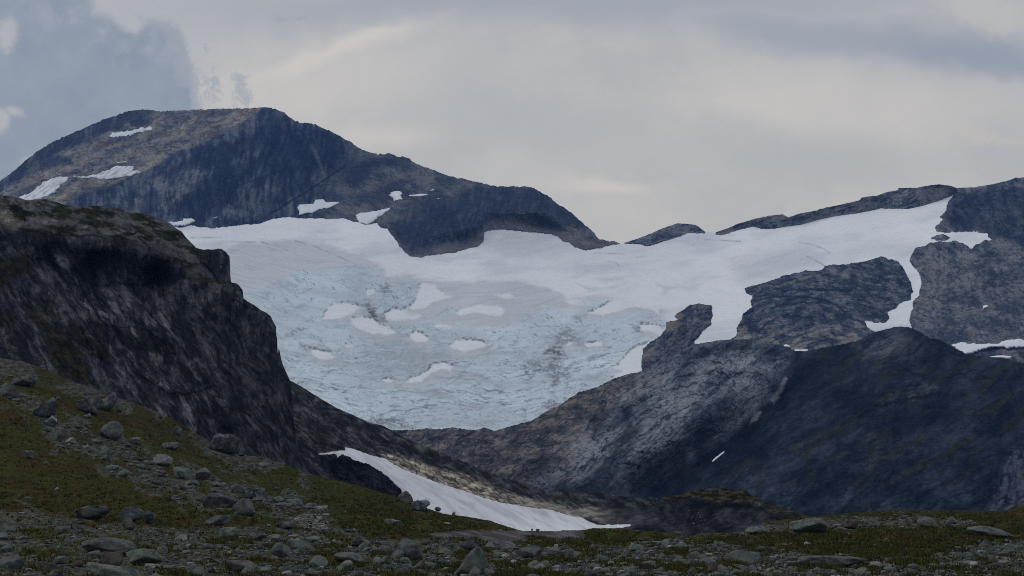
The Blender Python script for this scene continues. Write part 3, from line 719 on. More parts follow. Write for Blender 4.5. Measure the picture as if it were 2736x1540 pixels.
col = col * (0.75 + 0.5 * i1)[..., None]; col = lerp(col, C(.035, .04, .055), c1 * .45)
D = D - PXM(D) * (3.6 * r1 + 1.6 * (i1 - .5) - 1.8 * c1 + hp * 5 * r2 + 8 * fbm(U, V, 140, 100, seed=283, octv=3)) * sst(sd, -1, 18)
o = grid_obj('mountain_slope', U, V, D, col, M_FAR, (sd > -9), back=[(60, 10), (250, 120), (800, 700)]); tag(o, kind='structure')
SLOPE_D = lambda u, v: GL(u, v) - 3 - 75 * (1 - np.exp(-np.maximum(sdf(u, v, poly2), 0) / 55))

# --- outcrop between the two snow gullies, and the narrow rib
def p_out(U, V, sd):
    Vb = V + 34 * np.exp(-((U - 2180) / 130) ** 2)
    r, ck, idv = crag(U, Vb, -4, 70, 8, 300)
    col = lerp(C(.062, .068, .085), C(.145, .14, .14), sst(r, -.4, .45))
    tanz = sst(V + 22 * fbm(U, V, 60, seed=301), 840, 905) * .8 + .55 * sst(60 - np.abs(sd - 20), 0, 60) * sst(fbm(U, V, 60, 30, seed=302), -.1, .3)
    cc, ci = cells(U, Vb, 26, 10, rot=-12, seed=303)
    col = lerp(col, C(.27, .23, .18), np.clip(tanz, 0, 1) * sst(ci, .45, .7) * sst(cc, .04, .2) * .8)
    col = col * (0.74 + 0.52 * idv)[..., None]
    js = stroke(U, V, [Zg(q) for q in ([(250, 330), (450, 300), (700, 300), (900, 340), (1000, 400), (1040, 430)], [(400, 400), (600, 360), (700, 350)], [(300, 600), (380, 510), (460, 480)], [(160, 450), (250, 420)], [(490, 460), (620, 470), (760, 480)], [(640, 230), (800, 240), (1100, 250)], [(850, 450), (880, 520)], [(500, 250), (640, 240)])], 4.5, 304)
    return lerp(col, C(.03, .036, .05), np.clip(ck * .5 + js * .7, 0, .9))
def r_out(U, V):
    Vb = V + 34 * np.exp(-((U - 2180) / 130) ** 2)
    r, ck, idv = crag(U, Vb, -4, 70, 8, 300)
    return 6 * r - 2.4 * ck + 10 * fbm(U, V, 110, 70, seed=305, octv=3)
o = rock_island('rock_outcrop', OUTCROP, 14, 60, M_FAR, p_out, 60, 310, relief=r_out); tag(o, kind='structure')
o = rock_island('rock_rib', RIB, 14, 35, M_FAR, paint_grey(C(.07, .072, .085), C(.15, .14, .135), -35, 50, 10, 320, brown=C(.22, .18, .14)), 30, 330,
    relief=rel_grey(-35, 50, 10, 320, 5)); tag(o, kind='structure')

# ------------------------------------------------------------------ dark mountain in the middle distance (right)
m4top = Zj([(700, 420), (900, 350), (960, 322), (1150, 320), (1250, 305), (1350, 315), (1480, 297), (1600, 315), (1690, 320), (1750, 298), (1830, 325), (1880, 318)]) + \
    Zf([(200, 1415), (380, 1370), (480, 1310), (560, 1260), (640, 1230), (700, 1180), (800, 1120), (950, 1080), (1080, 1010), (1200, 970), (1300, 950), (1360, 930), (1500, 850), (1600, 790), (1790, 710), (1900, 690)]) + \
    Zg([(0, 670), (200, 665), (350, 690), (500, 715), (600, 765), (720, 770), (850, 740), (1000, 710), (1150, 680), (1280, 610), (1400, 575), (1500, 555), (1600, 565), (1680, 605), (1770, 660), (1850, 670),
    (1940, 720), (2000, 755), (2080, 790), (2200, 810), (2400, 840), (2576, 870), (3600, 1000)])
mt = curve(m4top)
us = cols(960, 3500, 2.0, coarse=12)
U, V = sheet_uv(us, lambda u: mt(u) + 2.0 * perlin(u / 14, u * 0, 9) + 1.7 * perlin(u / 5.5, u * 0, 10), lambda u: u * 0 + 1470, 2.3)
MD = TPS([(1000, 1160, 2150), (1200, 1150, 2200), (1400, 1140, 2150), (1600, 1030, 2250), (1750, 970, 2300), (1900, 915, 2400), (2030, 905, 2400), (2130, 935, 2250), (2250, 915, 2250), (2350, 880, 2200), (2440, 872, 2200), (2560, 930, 2100), (2736, 965, 2050),
    (3000, 990, 2000), (1200, 1230, 1850), (1400, 1250, 1720), (1550, 1180, 1880), (1700, 1080, 1950), (1850, 1020, 2000), (2000, 990, 2020), (2080, 1000, 2040), (1550, 1300, 1600), (1750, 1200, 1740), (1900, 1110, 1850), (2030, 1060, 1960),
    (2110, 990, 2080), (2075, 1060, 2010), (2000, 1130, 1920), (1910, 1190, 1840), (1800, 1260, 1740), (1680, 1340, 1640), (2160, 1040, 1870), (2050, 1160, 1740), (1900, 1280, 1600), (2350, 980, 1900), (2300, 1100, 1640), (2100, 1250, 1520), (2500, 1050, 1720),
    (2500, 1200, 1480), (2700, 1100, 1640), (2700, 1250, 1420), (2300, 1350, 1400), (2000, 1400, 1430), (1600, 1450, 1400), (2700, 1400, 1330), (1200, 1450, 1500), (3000, 1200, 1500), (3500, 1010, 2000), (3500, 1200, 1500), (3500, 1450, 1300)])
D = MD(U, V)
crease = [(2125, 930), (2118, 960), (2100, 1010), (2060, 1062), (1990, 1132), (1930, 1180), (1880, 1225), (1800, 1275), (1650, 1375)]
best = np.full(U.shape, 1e9)
for (ax, ay), (bx, by) in zip(crease[:-1], crease[1:]):
    ex, ey = bx - ax, by - ay; t = np.clip(((U - ax) * ex + (V - ay) * ey) / (ex * ex + ey * ey), 0, 1)
    best = np.minimum(best, np.hypot(U - ax - t * ex, V - ay - t * ey))
cr = curve([(y, x) for x, y in crease])
rightside = sst(U - cr(V) + 16 * fbm(U, V, 50, seed=449), -9, 12)            # 1 to the right of the gully
r1, c1, i1 = crag(U, V, -38, 95, 13, 400)              # sweeping slabs of the left dome
r1b, c1b, i1b = crag(U, V, -24, 60, 8, 405)
r2, c2, i2 = crag(U, V, -30, 120, 22, 410)
r3, c3, i3 = crag(U, V, 100, 70, 14, 420)              # steep wall low right
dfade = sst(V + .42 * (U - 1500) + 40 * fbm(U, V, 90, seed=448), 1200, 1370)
moraine = sst(U + (V - 1150) * 0.9, 1640, 1480) * sst(1330 - V, 0, 60)
tone = sst(fbm(U, V, 200, 80, rot=-35, seed=430), -.4, .5)
domec = lerp(C(.062, .070, .085), C(.175, .178, .188), sst(r1 * .38 + tone * .75 - .12, -.4, .45))
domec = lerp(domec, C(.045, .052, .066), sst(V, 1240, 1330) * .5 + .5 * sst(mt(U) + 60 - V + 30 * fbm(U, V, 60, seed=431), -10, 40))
brown = sst(sdf(U, V, [(1380, 1170), (1560, 1060), (1700, 1000), (1780, 1010), (1700, 1060), (1620, 1110), (1560, 1180), (1530, 1290), (1450, 1220)]) + 22 * fbm(U, V, 60, 30, rot=-35, seed=432), -20, 25)
domec = lerp(domec, C(.18, .155, .135), brown * .75 * sst(fbm(U, V, 20, 9, seed=433), -.4, .3))
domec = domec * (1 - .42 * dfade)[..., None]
grn = sst(fbm(U, V, 120, 34, rot=-32, seed=434), .12, .45)
darkc = lerp(C(.027, .034, .050), C(.094, .098, .112), sst(r2 * .5 + r3 * .16 * sst(V, 1080, 1200) + .4 * fbm(U, V, 170, 60, rot=-30, seed=442), -.45, .95))
darkc = lerp(darkc, C(.062, .06, .032), grn * .75 * sst(1330 - V, 0, 80))
ledge = sst(sdf(U, V, Zg([(1500, 1130), (1700, 1020), (1850, 1080), (1500, 1200), (1250, 1240), (1280, 1190)])) + 14 * fbm(U, V, 40, 14, rot=-20, seed=435), -12, 12)
darkc = lerp(darkc, C(.17, .17, .19), ledge * .55 * sst(r2, -.2, .5))
topd = sst(sdf(U, V, Zg([(1150, 720), (1350, 640), (1500, 600), (1620, 640), (1700, 760), (1600, 820), (1300, 840), (1150, 830)])) + 14 * fbm(U, V, 40, 14, rot=-25, seed=436), -12, 16)
darkc = lerp(darkc, C(.13, .132, .14), topd * .55 * sst(r2, -.5, .3))
rw = sst(sdf(U, V, [(2690, 1230), (2740, 1180), (2800, 1400), (2640, 1400), (2650, 1310)]) + 10 * fbm(U, V, 30, seed=437), -10, 12)
darkc = lerp(darkc, C(.16, .16, .18), rw * .5 * sst(r3, -.4, .4))
mor = lerp(C(.085, .078, .078), C(.155, .13, .115), sst(fbm(U, V, 60, 20, rot=-12, seed=438), -.4, .4))
mor = mor * (.8 + .4 * i1b)[..., None]
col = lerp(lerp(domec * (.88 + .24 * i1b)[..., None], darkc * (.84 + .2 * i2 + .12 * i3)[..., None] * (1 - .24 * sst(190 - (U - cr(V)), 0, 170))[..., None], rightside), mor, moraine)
ck = np.maximum(c1 * .5, c1b * .55) * (1 - rightside) + c2 * .4 * rightside
col = lerp(col, C(.022, .028, .042), ck)
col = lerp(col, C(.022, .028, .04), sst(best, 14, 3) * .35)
Zm = lambda pts: zp(1300, 870, Z8, pts)
JM = [Zm(q) for q in ([(1480, 545), (1600, 550), (1680, 530), (1800, 495)], [(1320, 820), (1400, 750), (1500, 685)], [(1480, 1060), (1650, 980), (1720, 940), (1850, 890), (2000, 930), (2120, 910)], [(1540, 1040), (1700, 1010)],
      [(1900, 400), (2000, 395), (2050, 420), (2090, 450), (2160, 415), (2330, 410)], [(1700, 330), (1900, 300), (2050, 330)], [(640, 1430), (760, 1300), (900, 1160), (1010, 1060), (1150, 960)], [(700, 1380), (860, 1210), (960, 1110)],
      [(1170, 1190), (1300, 1210), (1320, 1240)], [(1150, 1280), (1280, 1270)], [(870, 900), (900, 820), (960, 740), (1000, 640)], [(1330, 650), (1430, 600)], [(1680, 620), (1800, 590), (1900, 610)], [(1400, 900), (1600, 760), (1800, 660)],
      [(1250, 1000), (1450, 870), (1650, 740)], [(1340, 1100), (1480, 1000)], [(1900, 500), (2060, 520), (2200, 500)], [(1500, 1350), (1700, 1200), (1950, 1130)], [(1560, 470), (1700, 430), (1800, 430)])] + \
     [Zg(q) for q in ([(1190, 760), (1300, 710), (1380, 670), (1440, 665)], [(1280, 1190), (1400, 1130), (1560, 1080), (1700, 1040)], [(1700, 880), (1900, 800), (2080, 790)], [(560, 1020), (700, 900), (860, 870)], [(1000, 1400), (1300, 1250), (1560, 1180), (1820, 1130)],
      [(2400, 900), (2440, 1050), (2500, 1200)], [(1500, 860), (1620, 980), (1740, 1000)], [(1900, 1000), (2100, 960), (2300, 1000)], [(300, 1440), (560, 1200), (760, 1100), (1000, 1000)])]
jm = stroke(U, V, JM, 3.4, 441, 8) * sst(fbm(U, V, 60, seed=447), -.35, .05)
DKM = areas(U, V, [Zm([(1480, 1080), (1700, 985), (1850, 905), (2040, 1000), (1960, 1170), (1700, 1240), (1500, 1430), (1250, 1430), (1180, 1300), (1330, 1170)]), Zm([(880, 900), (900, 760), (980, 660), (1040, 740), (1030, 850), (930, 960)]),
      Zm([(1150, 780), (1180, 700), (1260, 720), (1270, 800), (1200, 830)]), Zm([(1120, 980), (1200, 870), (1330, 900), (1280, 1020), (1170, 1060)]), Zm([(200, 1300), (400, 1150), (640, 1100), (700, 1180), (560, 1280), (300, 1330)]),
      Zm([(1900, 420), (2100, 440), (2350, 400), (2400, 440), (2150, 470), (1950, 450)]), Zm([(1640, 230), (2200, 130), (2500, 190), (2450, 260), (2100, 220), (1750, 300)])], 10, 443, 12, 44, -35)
LTM = areas(U, V, [Zm([(1330, 820), (1500, 690), (1700, 600), (1850, 620), (1700, 760), (1500, 900), (1330, 1000), (1250, 1000)]), Zm([(720, 1150), (800, 950), (860, 830), (900, 860), (860, 1000), (780, 1130)]), Zm([(740, 1330), (900, 1180), (1100, 1020), (1200, 1040), (1000, 1180), (800, 1380)]),
      Zm([(2440, 560), (2520, 450), (2560, 440), (2500, 600), (2440, 640)]), Zm([(2050, 700), (2300, 680), (2380, 780), (2200, 830), (2050, 800)]), Zm([(1720, 1060), (1790, 1050), (1800, 1150), (1750, 1180)])], 10, 460, 14, 50, -38)
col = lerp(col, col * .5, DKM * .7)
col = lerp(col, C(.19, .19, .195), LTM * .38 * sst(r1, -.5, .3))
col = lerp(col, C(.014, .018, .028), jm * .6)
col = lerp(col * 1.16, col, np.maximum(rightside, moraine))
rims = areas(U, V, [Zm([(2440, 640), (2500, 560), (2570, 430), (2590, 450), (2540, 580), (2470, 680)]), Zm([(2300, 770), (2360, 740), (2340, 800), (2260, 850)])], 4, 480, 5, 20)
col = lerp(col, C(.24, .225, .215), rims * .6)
rel = (1 - rightside) * (8 * r1 + 3 * r1b - 2.4 * c1 - 1.6 * c1b) + rightside * (8 * r2 + 3.5 * r3 * sst(V, 1080, 1200) - 2 * c2)
rel = rel * (1 - .7 * moraine) - 5 * jm - 4 * DKM + 4 * LTM + 8 * fbm(U, V, 150, 90, rot=-30, seed=440, octv=3)
D = D - PXM(D) * (rel * sst(best, 0, 20) + 0) * sst(V - mt(U), 0, 20)
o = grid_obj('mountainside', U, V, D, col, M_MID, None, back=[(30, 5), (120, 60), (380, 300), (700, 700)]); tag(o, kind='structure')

# ------------------------------------------------------------------ left crag
cliff_top = Za([(-900, 780), (-300, 850), (0, 875), (100, 885), (180, 905), (240, 920), (320, 905), (400, 910), (500, 940), (560, 960), (700, 970), (850, 965), (1000, 985), (1150, 1020), (1280, 1040), (1400, 1090), (1500, 1150),
    (1565, 1190), (1600, 1240), (1690, 1330), (1750, 1345), (1850, 1340), (1900, 1335), (1940, 1360), (1972, 1400)]) + Zh([(1978, 620), (1984, 815), (2050, 840), (2088, 885), (2096, 960), (2220, 1040), (2330, 1110), (2348, 1150), (2374, 1200), (2378, 1290), (2388, 1440)]) + \
    Ze([(455, 640), (468, 740), (495, 870), (535, 960), (562, 1020), (575, 1120), (600, 1400), (640, 1650), (900, 1800)])
ct = curve(cliff_top)
gt_pts = Zi([(-900, -150), (0, 185), (200, 215), (420, 290), (560, 360), (700, 410), (820, 450), (1000, 520), (1250, 600), (1420, 680), (1600, 770), (1780, 890), (1850, 970), (2000, 1010), (2200, 1030), (2400, 1080)]) + \
    Zj([(0, 600), (200, 680), (330, 720), (560, 770), (750, 820), (900, 870), (1000, 895), (1100, 930), (1250, 990), (1400, 1040), (1600, 1065), (1800, 1100), (1950, 1150), (2080, 1188), (2400, 1190)]) + \
    zp(1500, 1240, 534 / 2576, [(0, 856), (250, 855), (420, 835), (600, 826), (900, 850), (1200, 870), (1450, 900), (1600, 940), (1750, 905), (2000, 890), (2250, 880), (2400, 850), (2500, 820)]) + \
    zp(2000, 1240, 736 / 2576, [(0, 585), (150, 545), (400, 510), (550, 490), (800, 480), (950, 455), (1100, 450), (1350, 430), (1600, 432), (2000, 435), (2400, 440), (2480, 400), (2576, 385), (3600, 330)])
gt = curve(gt_pts)
us = cols(-800, 880, 1.6, coarse=8)
U, V = sheet_uv(us, lambda u: ct(u) + 1.6 * perlin(u / 16, u * 0, 11) + .8 * perlin(u / 5, u * 0, 12), lambda u: np.maximum(gt(u) + 40, ct(u) + 10), 2.0)
CL = TPS([(-800, 500, 900), (-800, 620, 740), (-800, 800, 640), (-800, 930, 560), (-200, 520, 900), (0, 525, 880), (150, 540, 880), (300, 555, 875), (420, 590, 870), (490, 625, 850), (540, 665, 830), (610, 680, 830), (640, 760, 800), (720, 860, 790), (745, 950, 780), (775, 1020, 770), (800, 1200, 700), (850, 1260, 680),
    (-200, 620, 740), (0, 620, 740), (150, 622, 738), (300, 632, 742), (450, 650, 760), (100, 700, 735), (250, 720, 745), (400, 760, 742), (530, 720, 765), (590, 780, 745), (-200, 800, 640), (0, 800, 640), (150, 820, 650), (300, 880, 650), (450, 900, 680), (600, 900, 720), (680, 980, 725),
    (0, 960, 560), (-200, 930, 560), (200, 985, 575), (400, 1060, 590), (550, 1150, 590), (600, 1060, 650), (700, 1130, 660), (750, 1240, 610), (650, 1200, 600)])
D = CL(U, V)
tops = sst(V - ct(U) + 10 * fbm(U, V, 50, seed=500), 105, 70) * sst(560 - U, 0, 60)      # gentle mossy crown
r1, c1, i1 = crag(U, V, 58, 120, 16, 510)         # leaning slabs
r2, c2, i2 = crag(U, V, 92, 90, 20, 520)          # steep ribs
r3, c3, i3 = crag(U, V, 10, 60, 20, 530)
diag = sst(U * .55 - V + 600 + 30 * fbm(U, V, 80, seed=531), 140, -40)
dark = C(.032, .033, .038); mid = C(.080, .078, .080); lt = C(.135, .13, .138)
face = lerp(dark * 1.25, mid * 1.15, sst(np.where(diag > .5, r1, r2), -.25, .5))
slabz = sst(sdf(U, V, Zh([(260, 640), (420, 650), (620, 760), (880, 980), (1000, 1000), (1180, 1150), (1350, 1000), (1480, 1150), (1500, 1449), (1800, 1800), (1700, 2100), (1300, 2000), (900, 1449), (650, 1250), (450, 1000)])) + 30 * fbm(U, V, 90, 30, rot=58, seed=532), -25, 25)
face = lerp(face, lt, slabz * sst(r1 + .3 * (i1 - .5), .05, .55) * .62)
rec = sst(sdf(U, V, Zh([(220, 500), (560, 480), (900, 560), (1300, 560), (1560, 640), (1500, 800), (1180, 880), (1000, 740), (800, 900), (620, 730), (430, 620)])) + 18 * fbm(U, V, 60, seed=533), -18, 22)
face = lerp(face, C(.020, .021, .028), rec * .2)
mossz = sst(fbm(U, V, 150, 70, rot=35, seed=534), .1, .45) * sst(V - 800 - .25 * U, -60, 40) * sst(480 - U, 0, 120)
face = lerp(face, C(.042, .042, .020), mossz * .75)
crown = lerp(C(.105, .10, .098), C(.050, .048, .022), sst(fbm(U, V, 70, 24, rot=14, seed=535), -.15, .25))
crown = lerp(crown, C(.15, .15, .145), sst(fbm(U, V, 30, 10, rot=14, seed=536), .25, .6) * .6)
pale = sst(sdf(U, V, Zh([(-400, 150), (0, 180), (120, 230), (200, 330), (110, 400), (0, 450), (-400, 450)])) + 8 * fbm(U, V, 30, seed=537), -8, 10)
crown = lerp(crown, C(.17, .15, .115), pale * .6)
col = lerp(face * (.76 + .48 * (i1 * diag + i2 * (1 - diag)))[..., None], crown * (.7 + .6 * i3)[..., None], tops)
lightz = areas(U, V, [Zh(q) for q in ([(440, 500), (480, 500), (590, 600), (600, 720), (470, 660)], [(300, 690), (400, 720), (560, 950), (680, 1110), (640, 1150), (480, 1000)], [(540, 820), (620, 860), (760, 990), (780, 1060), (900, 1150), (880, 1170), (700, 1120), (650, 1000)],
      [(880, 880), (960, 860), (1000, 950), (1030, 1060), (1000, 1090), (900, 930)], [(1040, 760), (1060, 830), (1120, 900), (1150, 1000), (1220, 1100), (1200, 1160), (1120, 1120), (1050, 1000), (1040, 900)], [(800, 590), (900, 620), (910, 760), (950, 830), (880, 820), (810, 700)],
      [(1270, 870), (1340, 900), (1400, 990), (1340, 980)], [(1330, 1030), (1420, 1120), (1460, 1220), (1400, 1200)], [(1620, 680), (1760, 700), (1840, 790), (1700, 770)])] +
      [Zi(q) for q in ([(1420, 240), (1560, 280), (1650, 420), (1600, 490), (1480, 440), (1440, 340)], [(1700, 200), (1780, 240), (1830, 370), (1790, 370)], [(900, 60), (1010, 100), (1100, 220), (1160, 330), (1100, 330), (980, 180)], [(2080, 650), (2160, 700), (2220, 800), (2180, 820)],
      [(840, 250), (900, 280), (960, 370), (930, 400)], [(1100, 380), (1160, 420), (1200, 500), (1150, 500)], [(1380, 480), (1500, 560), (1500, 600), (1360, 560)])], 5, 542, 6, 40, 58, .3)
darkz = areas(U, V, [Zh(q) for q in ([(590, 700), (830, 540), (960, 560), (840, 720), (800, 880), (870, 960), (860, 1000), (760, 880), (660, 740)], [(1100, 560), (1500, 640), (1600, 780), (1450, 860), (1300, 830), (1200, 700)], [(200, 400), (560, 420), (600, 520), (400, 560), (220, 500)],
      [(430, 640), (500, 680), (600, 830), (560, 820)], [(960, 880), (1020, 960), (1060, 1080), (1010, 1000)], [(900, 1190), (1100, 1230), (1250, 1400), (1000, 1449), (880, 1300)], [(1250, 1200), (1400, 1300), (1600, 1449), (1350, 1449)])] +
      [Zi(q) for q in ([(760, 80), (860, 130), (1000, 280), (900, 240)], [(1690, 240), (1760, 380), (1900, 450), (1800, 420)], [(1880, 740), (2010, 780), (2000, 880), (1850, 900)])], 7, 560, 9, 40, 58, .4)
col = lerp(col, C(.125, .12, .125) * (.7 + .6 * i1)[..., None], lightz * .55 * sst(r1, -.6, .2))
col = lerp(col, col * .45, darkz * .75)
mz_ = areas(U, V, [Zh([(-400, 640), (200, 600), (280, 650), (250, 740), (100, 790), (30, 850), (-400, 830)]), Zh([(230, 1040), (330, 1080), (420, 1160), (600, 1300), (720, 1449), (800, 1700), (500, 1600), (420, 1449), (380, 1250), (280, 1180)])], 9, 570, 12, 50, 50)
col = lerp(col, C(.055, .048, .02) * (.6 + .8 * i3)[..., None], mz_ * .8)
JC = [Zh(q) for q in ([(110, 150), (190, 200), (215, 260), (215, 310)], [(220, 600), (430, 640), (600, 740)], [(430, 640), (560, 810), (680, 960), (800, 1130)], [(630, 740), (740, 930), (860, 1140), (930, 1200), (1100, 1210), (1200, 1190)], [(830, 840), (980, 830), (1180, 840), (1300, 840)],
      [(190, 380), (400, 400), (700, 420), (1000, 410), (1200, 390), (1400, 440)], [(1130, 850), (1200, 980), (1300, 1100), (1420, 1240)], [(1200, 440), (1290, 520), (1240, 640)], [(690, 1200), (760, 1330), (800, 1449)], [(1250, 1220), (1400, 1330), (1500, 1449)], [(1700, 600), (1800, 700), (1870, 800)],
      [(1600, 790), (1750, 800), (1980, 820)], [(2000, 960), (2200, 1060)], [(1950, 1100), (2060, 1300), (2100, 1449)])] + [Zi(q) for q in ([(730, 30), (860, 200), (950, 380), (1000, 440)], [(1100, 180), (1200, 330), (1420, 470)], [(1440, 480), (1650, 490), (1760, 440), (1900, 470)], [(1900, 600), (2080, 640), (2150, 700)], [(2480, 400), (2500, 700), (2540, 900)])]
jc = stroke(U, V, JC, 3.6, 580, 7)
col = lerp(col, C(.010, .011, .016), jc * .55)
moss_edge = [Zh([(1590, 785), (1700, 790), (1930, 815), (1930, 828), (1700, 810)]), Zh([(1700, 540), (1760, 548), (1870, 535), (1860, 545), (1760, 558)])]
for mz in moss_edge: col = lerp(col, C(.075, .075, .02), sst(sdf(U, V, mz) + 3 * fbm(U, V, 20, seed=538), -4, 2) * .8)
col = lerp(col, C(.013, .014, .02), np.clip(c1 * diag + c2 * (1 - diag), 0, 1) * .45 * (1 - tops) + c3 * .3 * tops)
ckl = [Zh([(110, 150), (190, 200), (215, 260), (215, 310)]), Zh([(430, 640), (760, 960), (1050, 1449)])]
rel = (1 - tops) * ((8 * r1 - 2 * c1) * diag + (7 * r2 - 2 * c2) * (1 - diag) - 2.5 * rec) + tops * (4.5 * r3 - 1.5 * c3)
rel += 10 * fbm(U, V, 130, 110, seed=539, octv=3) + 4 * lightz - 3.5 * darkz - 5 * jc
D = D - PXM(D) * rel * sst(V - ct(U), 0, 22)
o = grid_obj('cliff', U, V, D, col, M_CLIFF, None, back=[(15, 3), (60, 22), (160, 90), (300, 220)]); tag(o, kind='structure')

# ------------------------------------------------------------------ slope behind the crag, running down to the mossy knoll
rb_top = [(700, 960), (760, 1005)] + Ze([(562, 1020), (640, 1060), (800, 1160), (950, 1250), (1130, 1330)]) + Zj([(790, 265), (860, 275), (960, 322), (1090, 400), (1240, 460), (1420, 530), (1600, 600), (1770, 680), (1900, 725), (2050, 760), (2090, 766)]) + \
    Zk([(0, 768), (200, 850), (400, 850), (560, 845), (740, 865), (830, 890), (1000, 905), (1200, 900), (1330, 870), (1480, 830), (1700, 820), (1900, 830), (1980, 900), (2100, 950), (2250, 1000), (2450, 1060), (2576, 1120)])
rt = curve(rb_top)
us = np.arange(700, 2210, 1.8)
U, V = sheet_uv(us, lambda u: rt(u) + 1.2 * perlin(u / 14, u * 0, 13) + .8 * perlin(u / 4, u * 0, 14), lambda u: np.maximum(gt(u), rt(u)) + 26, 1.8)
RB = TPS([(700, 980, 1250), (780, 1020, 1200), (950, 1110, 1180), (1060, 1150, 1150), (1200, 1210, 1080), (1350, 1270, 1000), (1450, 1315, 930), (1550, 1313, 900), (1650, 1328, 840), (1780, 1330, 770), (1870, 1306, 700), (2000, 1308, 690), (2080, 1350, 640), (2180, 1380, 600),
    (850, 1150, 960), (950, 1220, 900), (800, 1220, 850), (1000, 1290, 820), (1150, 1340, 740), (1150, 1260, 900), (1300, 1310, 850), (1300, 1390, 640), (1450, 1360, 760), (1450, 1415, 560), (1600, 1370, 720), (1600, 1415, 560), (1700, 1400, 620), (1700, 1420, 520),
    (1850, 1360, 600), (1850, 1420, 500), (2000, 1360, 590), (2000, 1420, 500), (2150, 1410, 500), (750, 1100, 980)])
Bp = RB
D = RB(U, V)
SNOWF = Zj([(285, 530), (340, 515), (450, 500), (550, 490), (545, 462), (620, 475), (760, 525), (900, 560), (960, 600), (1050, 650), (1150, 690), (1280, 740), (1450, 800), (1600, 845), (1750, 900), (1900, 940), (2050, 965)]) + \
    Zk([(250, 985 + 20), (350, 1040), (500, 1070), (560, 1100), (640, 1130), (750, 1130), (930, 1125), (920, 1150), (850, 1165), (740, 1172), (600, 1168), (500, 1190), (400, 1230), (0, 1260)]) + \
    Zj([(2000, 1280), (1400, 1160), (1130, 1010), (1080, 900), (1010, 850), (940, 780), (850, 710), (740, 645), (620, 605), (530, 560), (520, 590), (480, 590), (460, 545), (380, 545)])
SNOWF = SNOWF[:17] + Zk([(0, 975), (150, 990)]) + SNOWF[17:]
r1, c1, i1 = crag(U, V, 28, 70, 10, 600); r2, c2, i2 = crag(U, V, -20, 50, 14, 610)
dark = lerp(C(.044, .044, .048), C(.11, .105, .10), sst(r1, -.3, .5)) * (.75 + .5 * i1)[..., None]
upd = V - rt(U)
tanz = sst(sdf(U, V, Zj([(850, 520), (1000, 540), (1300, 640), (1600, 730), (1800, 800), (2100, 920), (2400, 980), (2576, 1000), (2576, 1090), (2300, 1010), (2000, 985), (1600, 880), (1200, 740), (950, 620)])) + 8 * fbm(U, V, 40, 14, rot=26, seed=620), -10, 7)
tcol = lerp(C(.14, .12, .095), C(.34, .29, .22), sst(fbm(U, V, 34, 9, rot=24, seed=621), -.35, .4))
tcol = lerp(tcol, C(.16, .085, .055), sst(fbm(U, V, 40, 7, rot=26, seed=622), .25, .55) * .6)
cc, ci = cells(U, V, 22, 7, rot=24, seed=623)
tcol = tcol * (.6 + .8 * ci)[..., None]; tcol = lerp(tcol, C(.03, .03, .032), (1 - sst(cc, .02, .22)) * .75)
col = lerp(dark, tcol * 1.35, tanz * .95)
tz2 = sst(sdf(U, V, Zk([(0, 900), (200, 960), (450, 1020), (560, 960), (700, 1010), (900, 980), (1150, 1060), (1200, 1130), (930, 1150), (740, 1130), (500, 1070), (250, 1010), (0, 970)])) + 8 * fbm(U, V, 30, 12, seed=624), -8, 8)
col = lerp(col, lerp(C(.17, .155, .13), C(.34, .31, .26), sst(fbm(U, V, 26, 9, seed=625), -.3, .4)), tz2 * .9)
grs = sst(fbm(U, V, 90, 26, rot=14, seed=626), .05, .35)
kn = sst(U, 1560, 1660)
col = lerp(col, C(.045, .040, .018), grs * .7 * (1 - tanz) * sst(V - rt(U), 4, 16) * (.6 + .4 * kn) * (1 - tz2))
ktop = sst(sdf(U, V, Zk([(1200, 900), (1480, 830), (1700, 815), (1900, 825), (2000, 900), (2250, 1000), (2450, 1060), (2200, 1040), (1950, 930), (1700, 960), (1480, 900), (1300, 930)])) + 8 * fbm(U, V, 40, 14, seed=627), -7, 8)
col = lerp(col, lerp(C(.040, .036, .016), C(.105, .088, .042), sst(fbm(U, V, 24, 8, seed=628), -.3, .4)), ktop * .95)
kwall = kn * (1 - ktop) * sst(V - rt(U), 14, 30)
col = lerp(col, lerp(C(.030, .032, .040), C(.080, .078, .084), sst(r2 * .5 + fbm(U, V, 60, seed=629) * .6, -.3, .4)), kwall * .85)
col = lerp(col, C(.024, .026, .022), kwall * sst(sdf(U, V, Zk([(1480, 900), (1700, 940), (1950, 930), (2020, 1000), (1800, 1000), (1560, 990), (1450, 1120), (1400, 1160), (1420, 1000)])) + 7 * fbm(U, V, 20, seed=630), -6, 10) * .75)
speck = sst(fbm(U, V, 5, 4, seed=631, octv=2), .55, .75) * sst(sdf(U, V, Zk([(1430, 1010), (1560, 1020), (1540, 1120), (1430, 1130)])), -10, 8)
col = lerp(col, C(.30, .30, .29), speck * .7)
col = lerp(col, C(.018, .02, .025), np.maximum(c1 * (1 - kn), c2 * kn) * .4 * (1 - tz2))
D = D - PXM(D) * ((4.5 * r1 - 1.8 * c1) * (1 - kn) + kn * (4 * r2 - 1.5 * c2) + tanz * 2.5 * sst(cc, 0, .3) + 6 * fbm(U, V, 90, 50, seed=632, octv=3)) * sst(V - rt(U), 0, 14)
o = grid_obj('hillside', U, V, D, col, M_CLIFF, None, back=[(12, 3), (50, 25), (160, 120), (300, 260)]); tag(o, kind='structure')

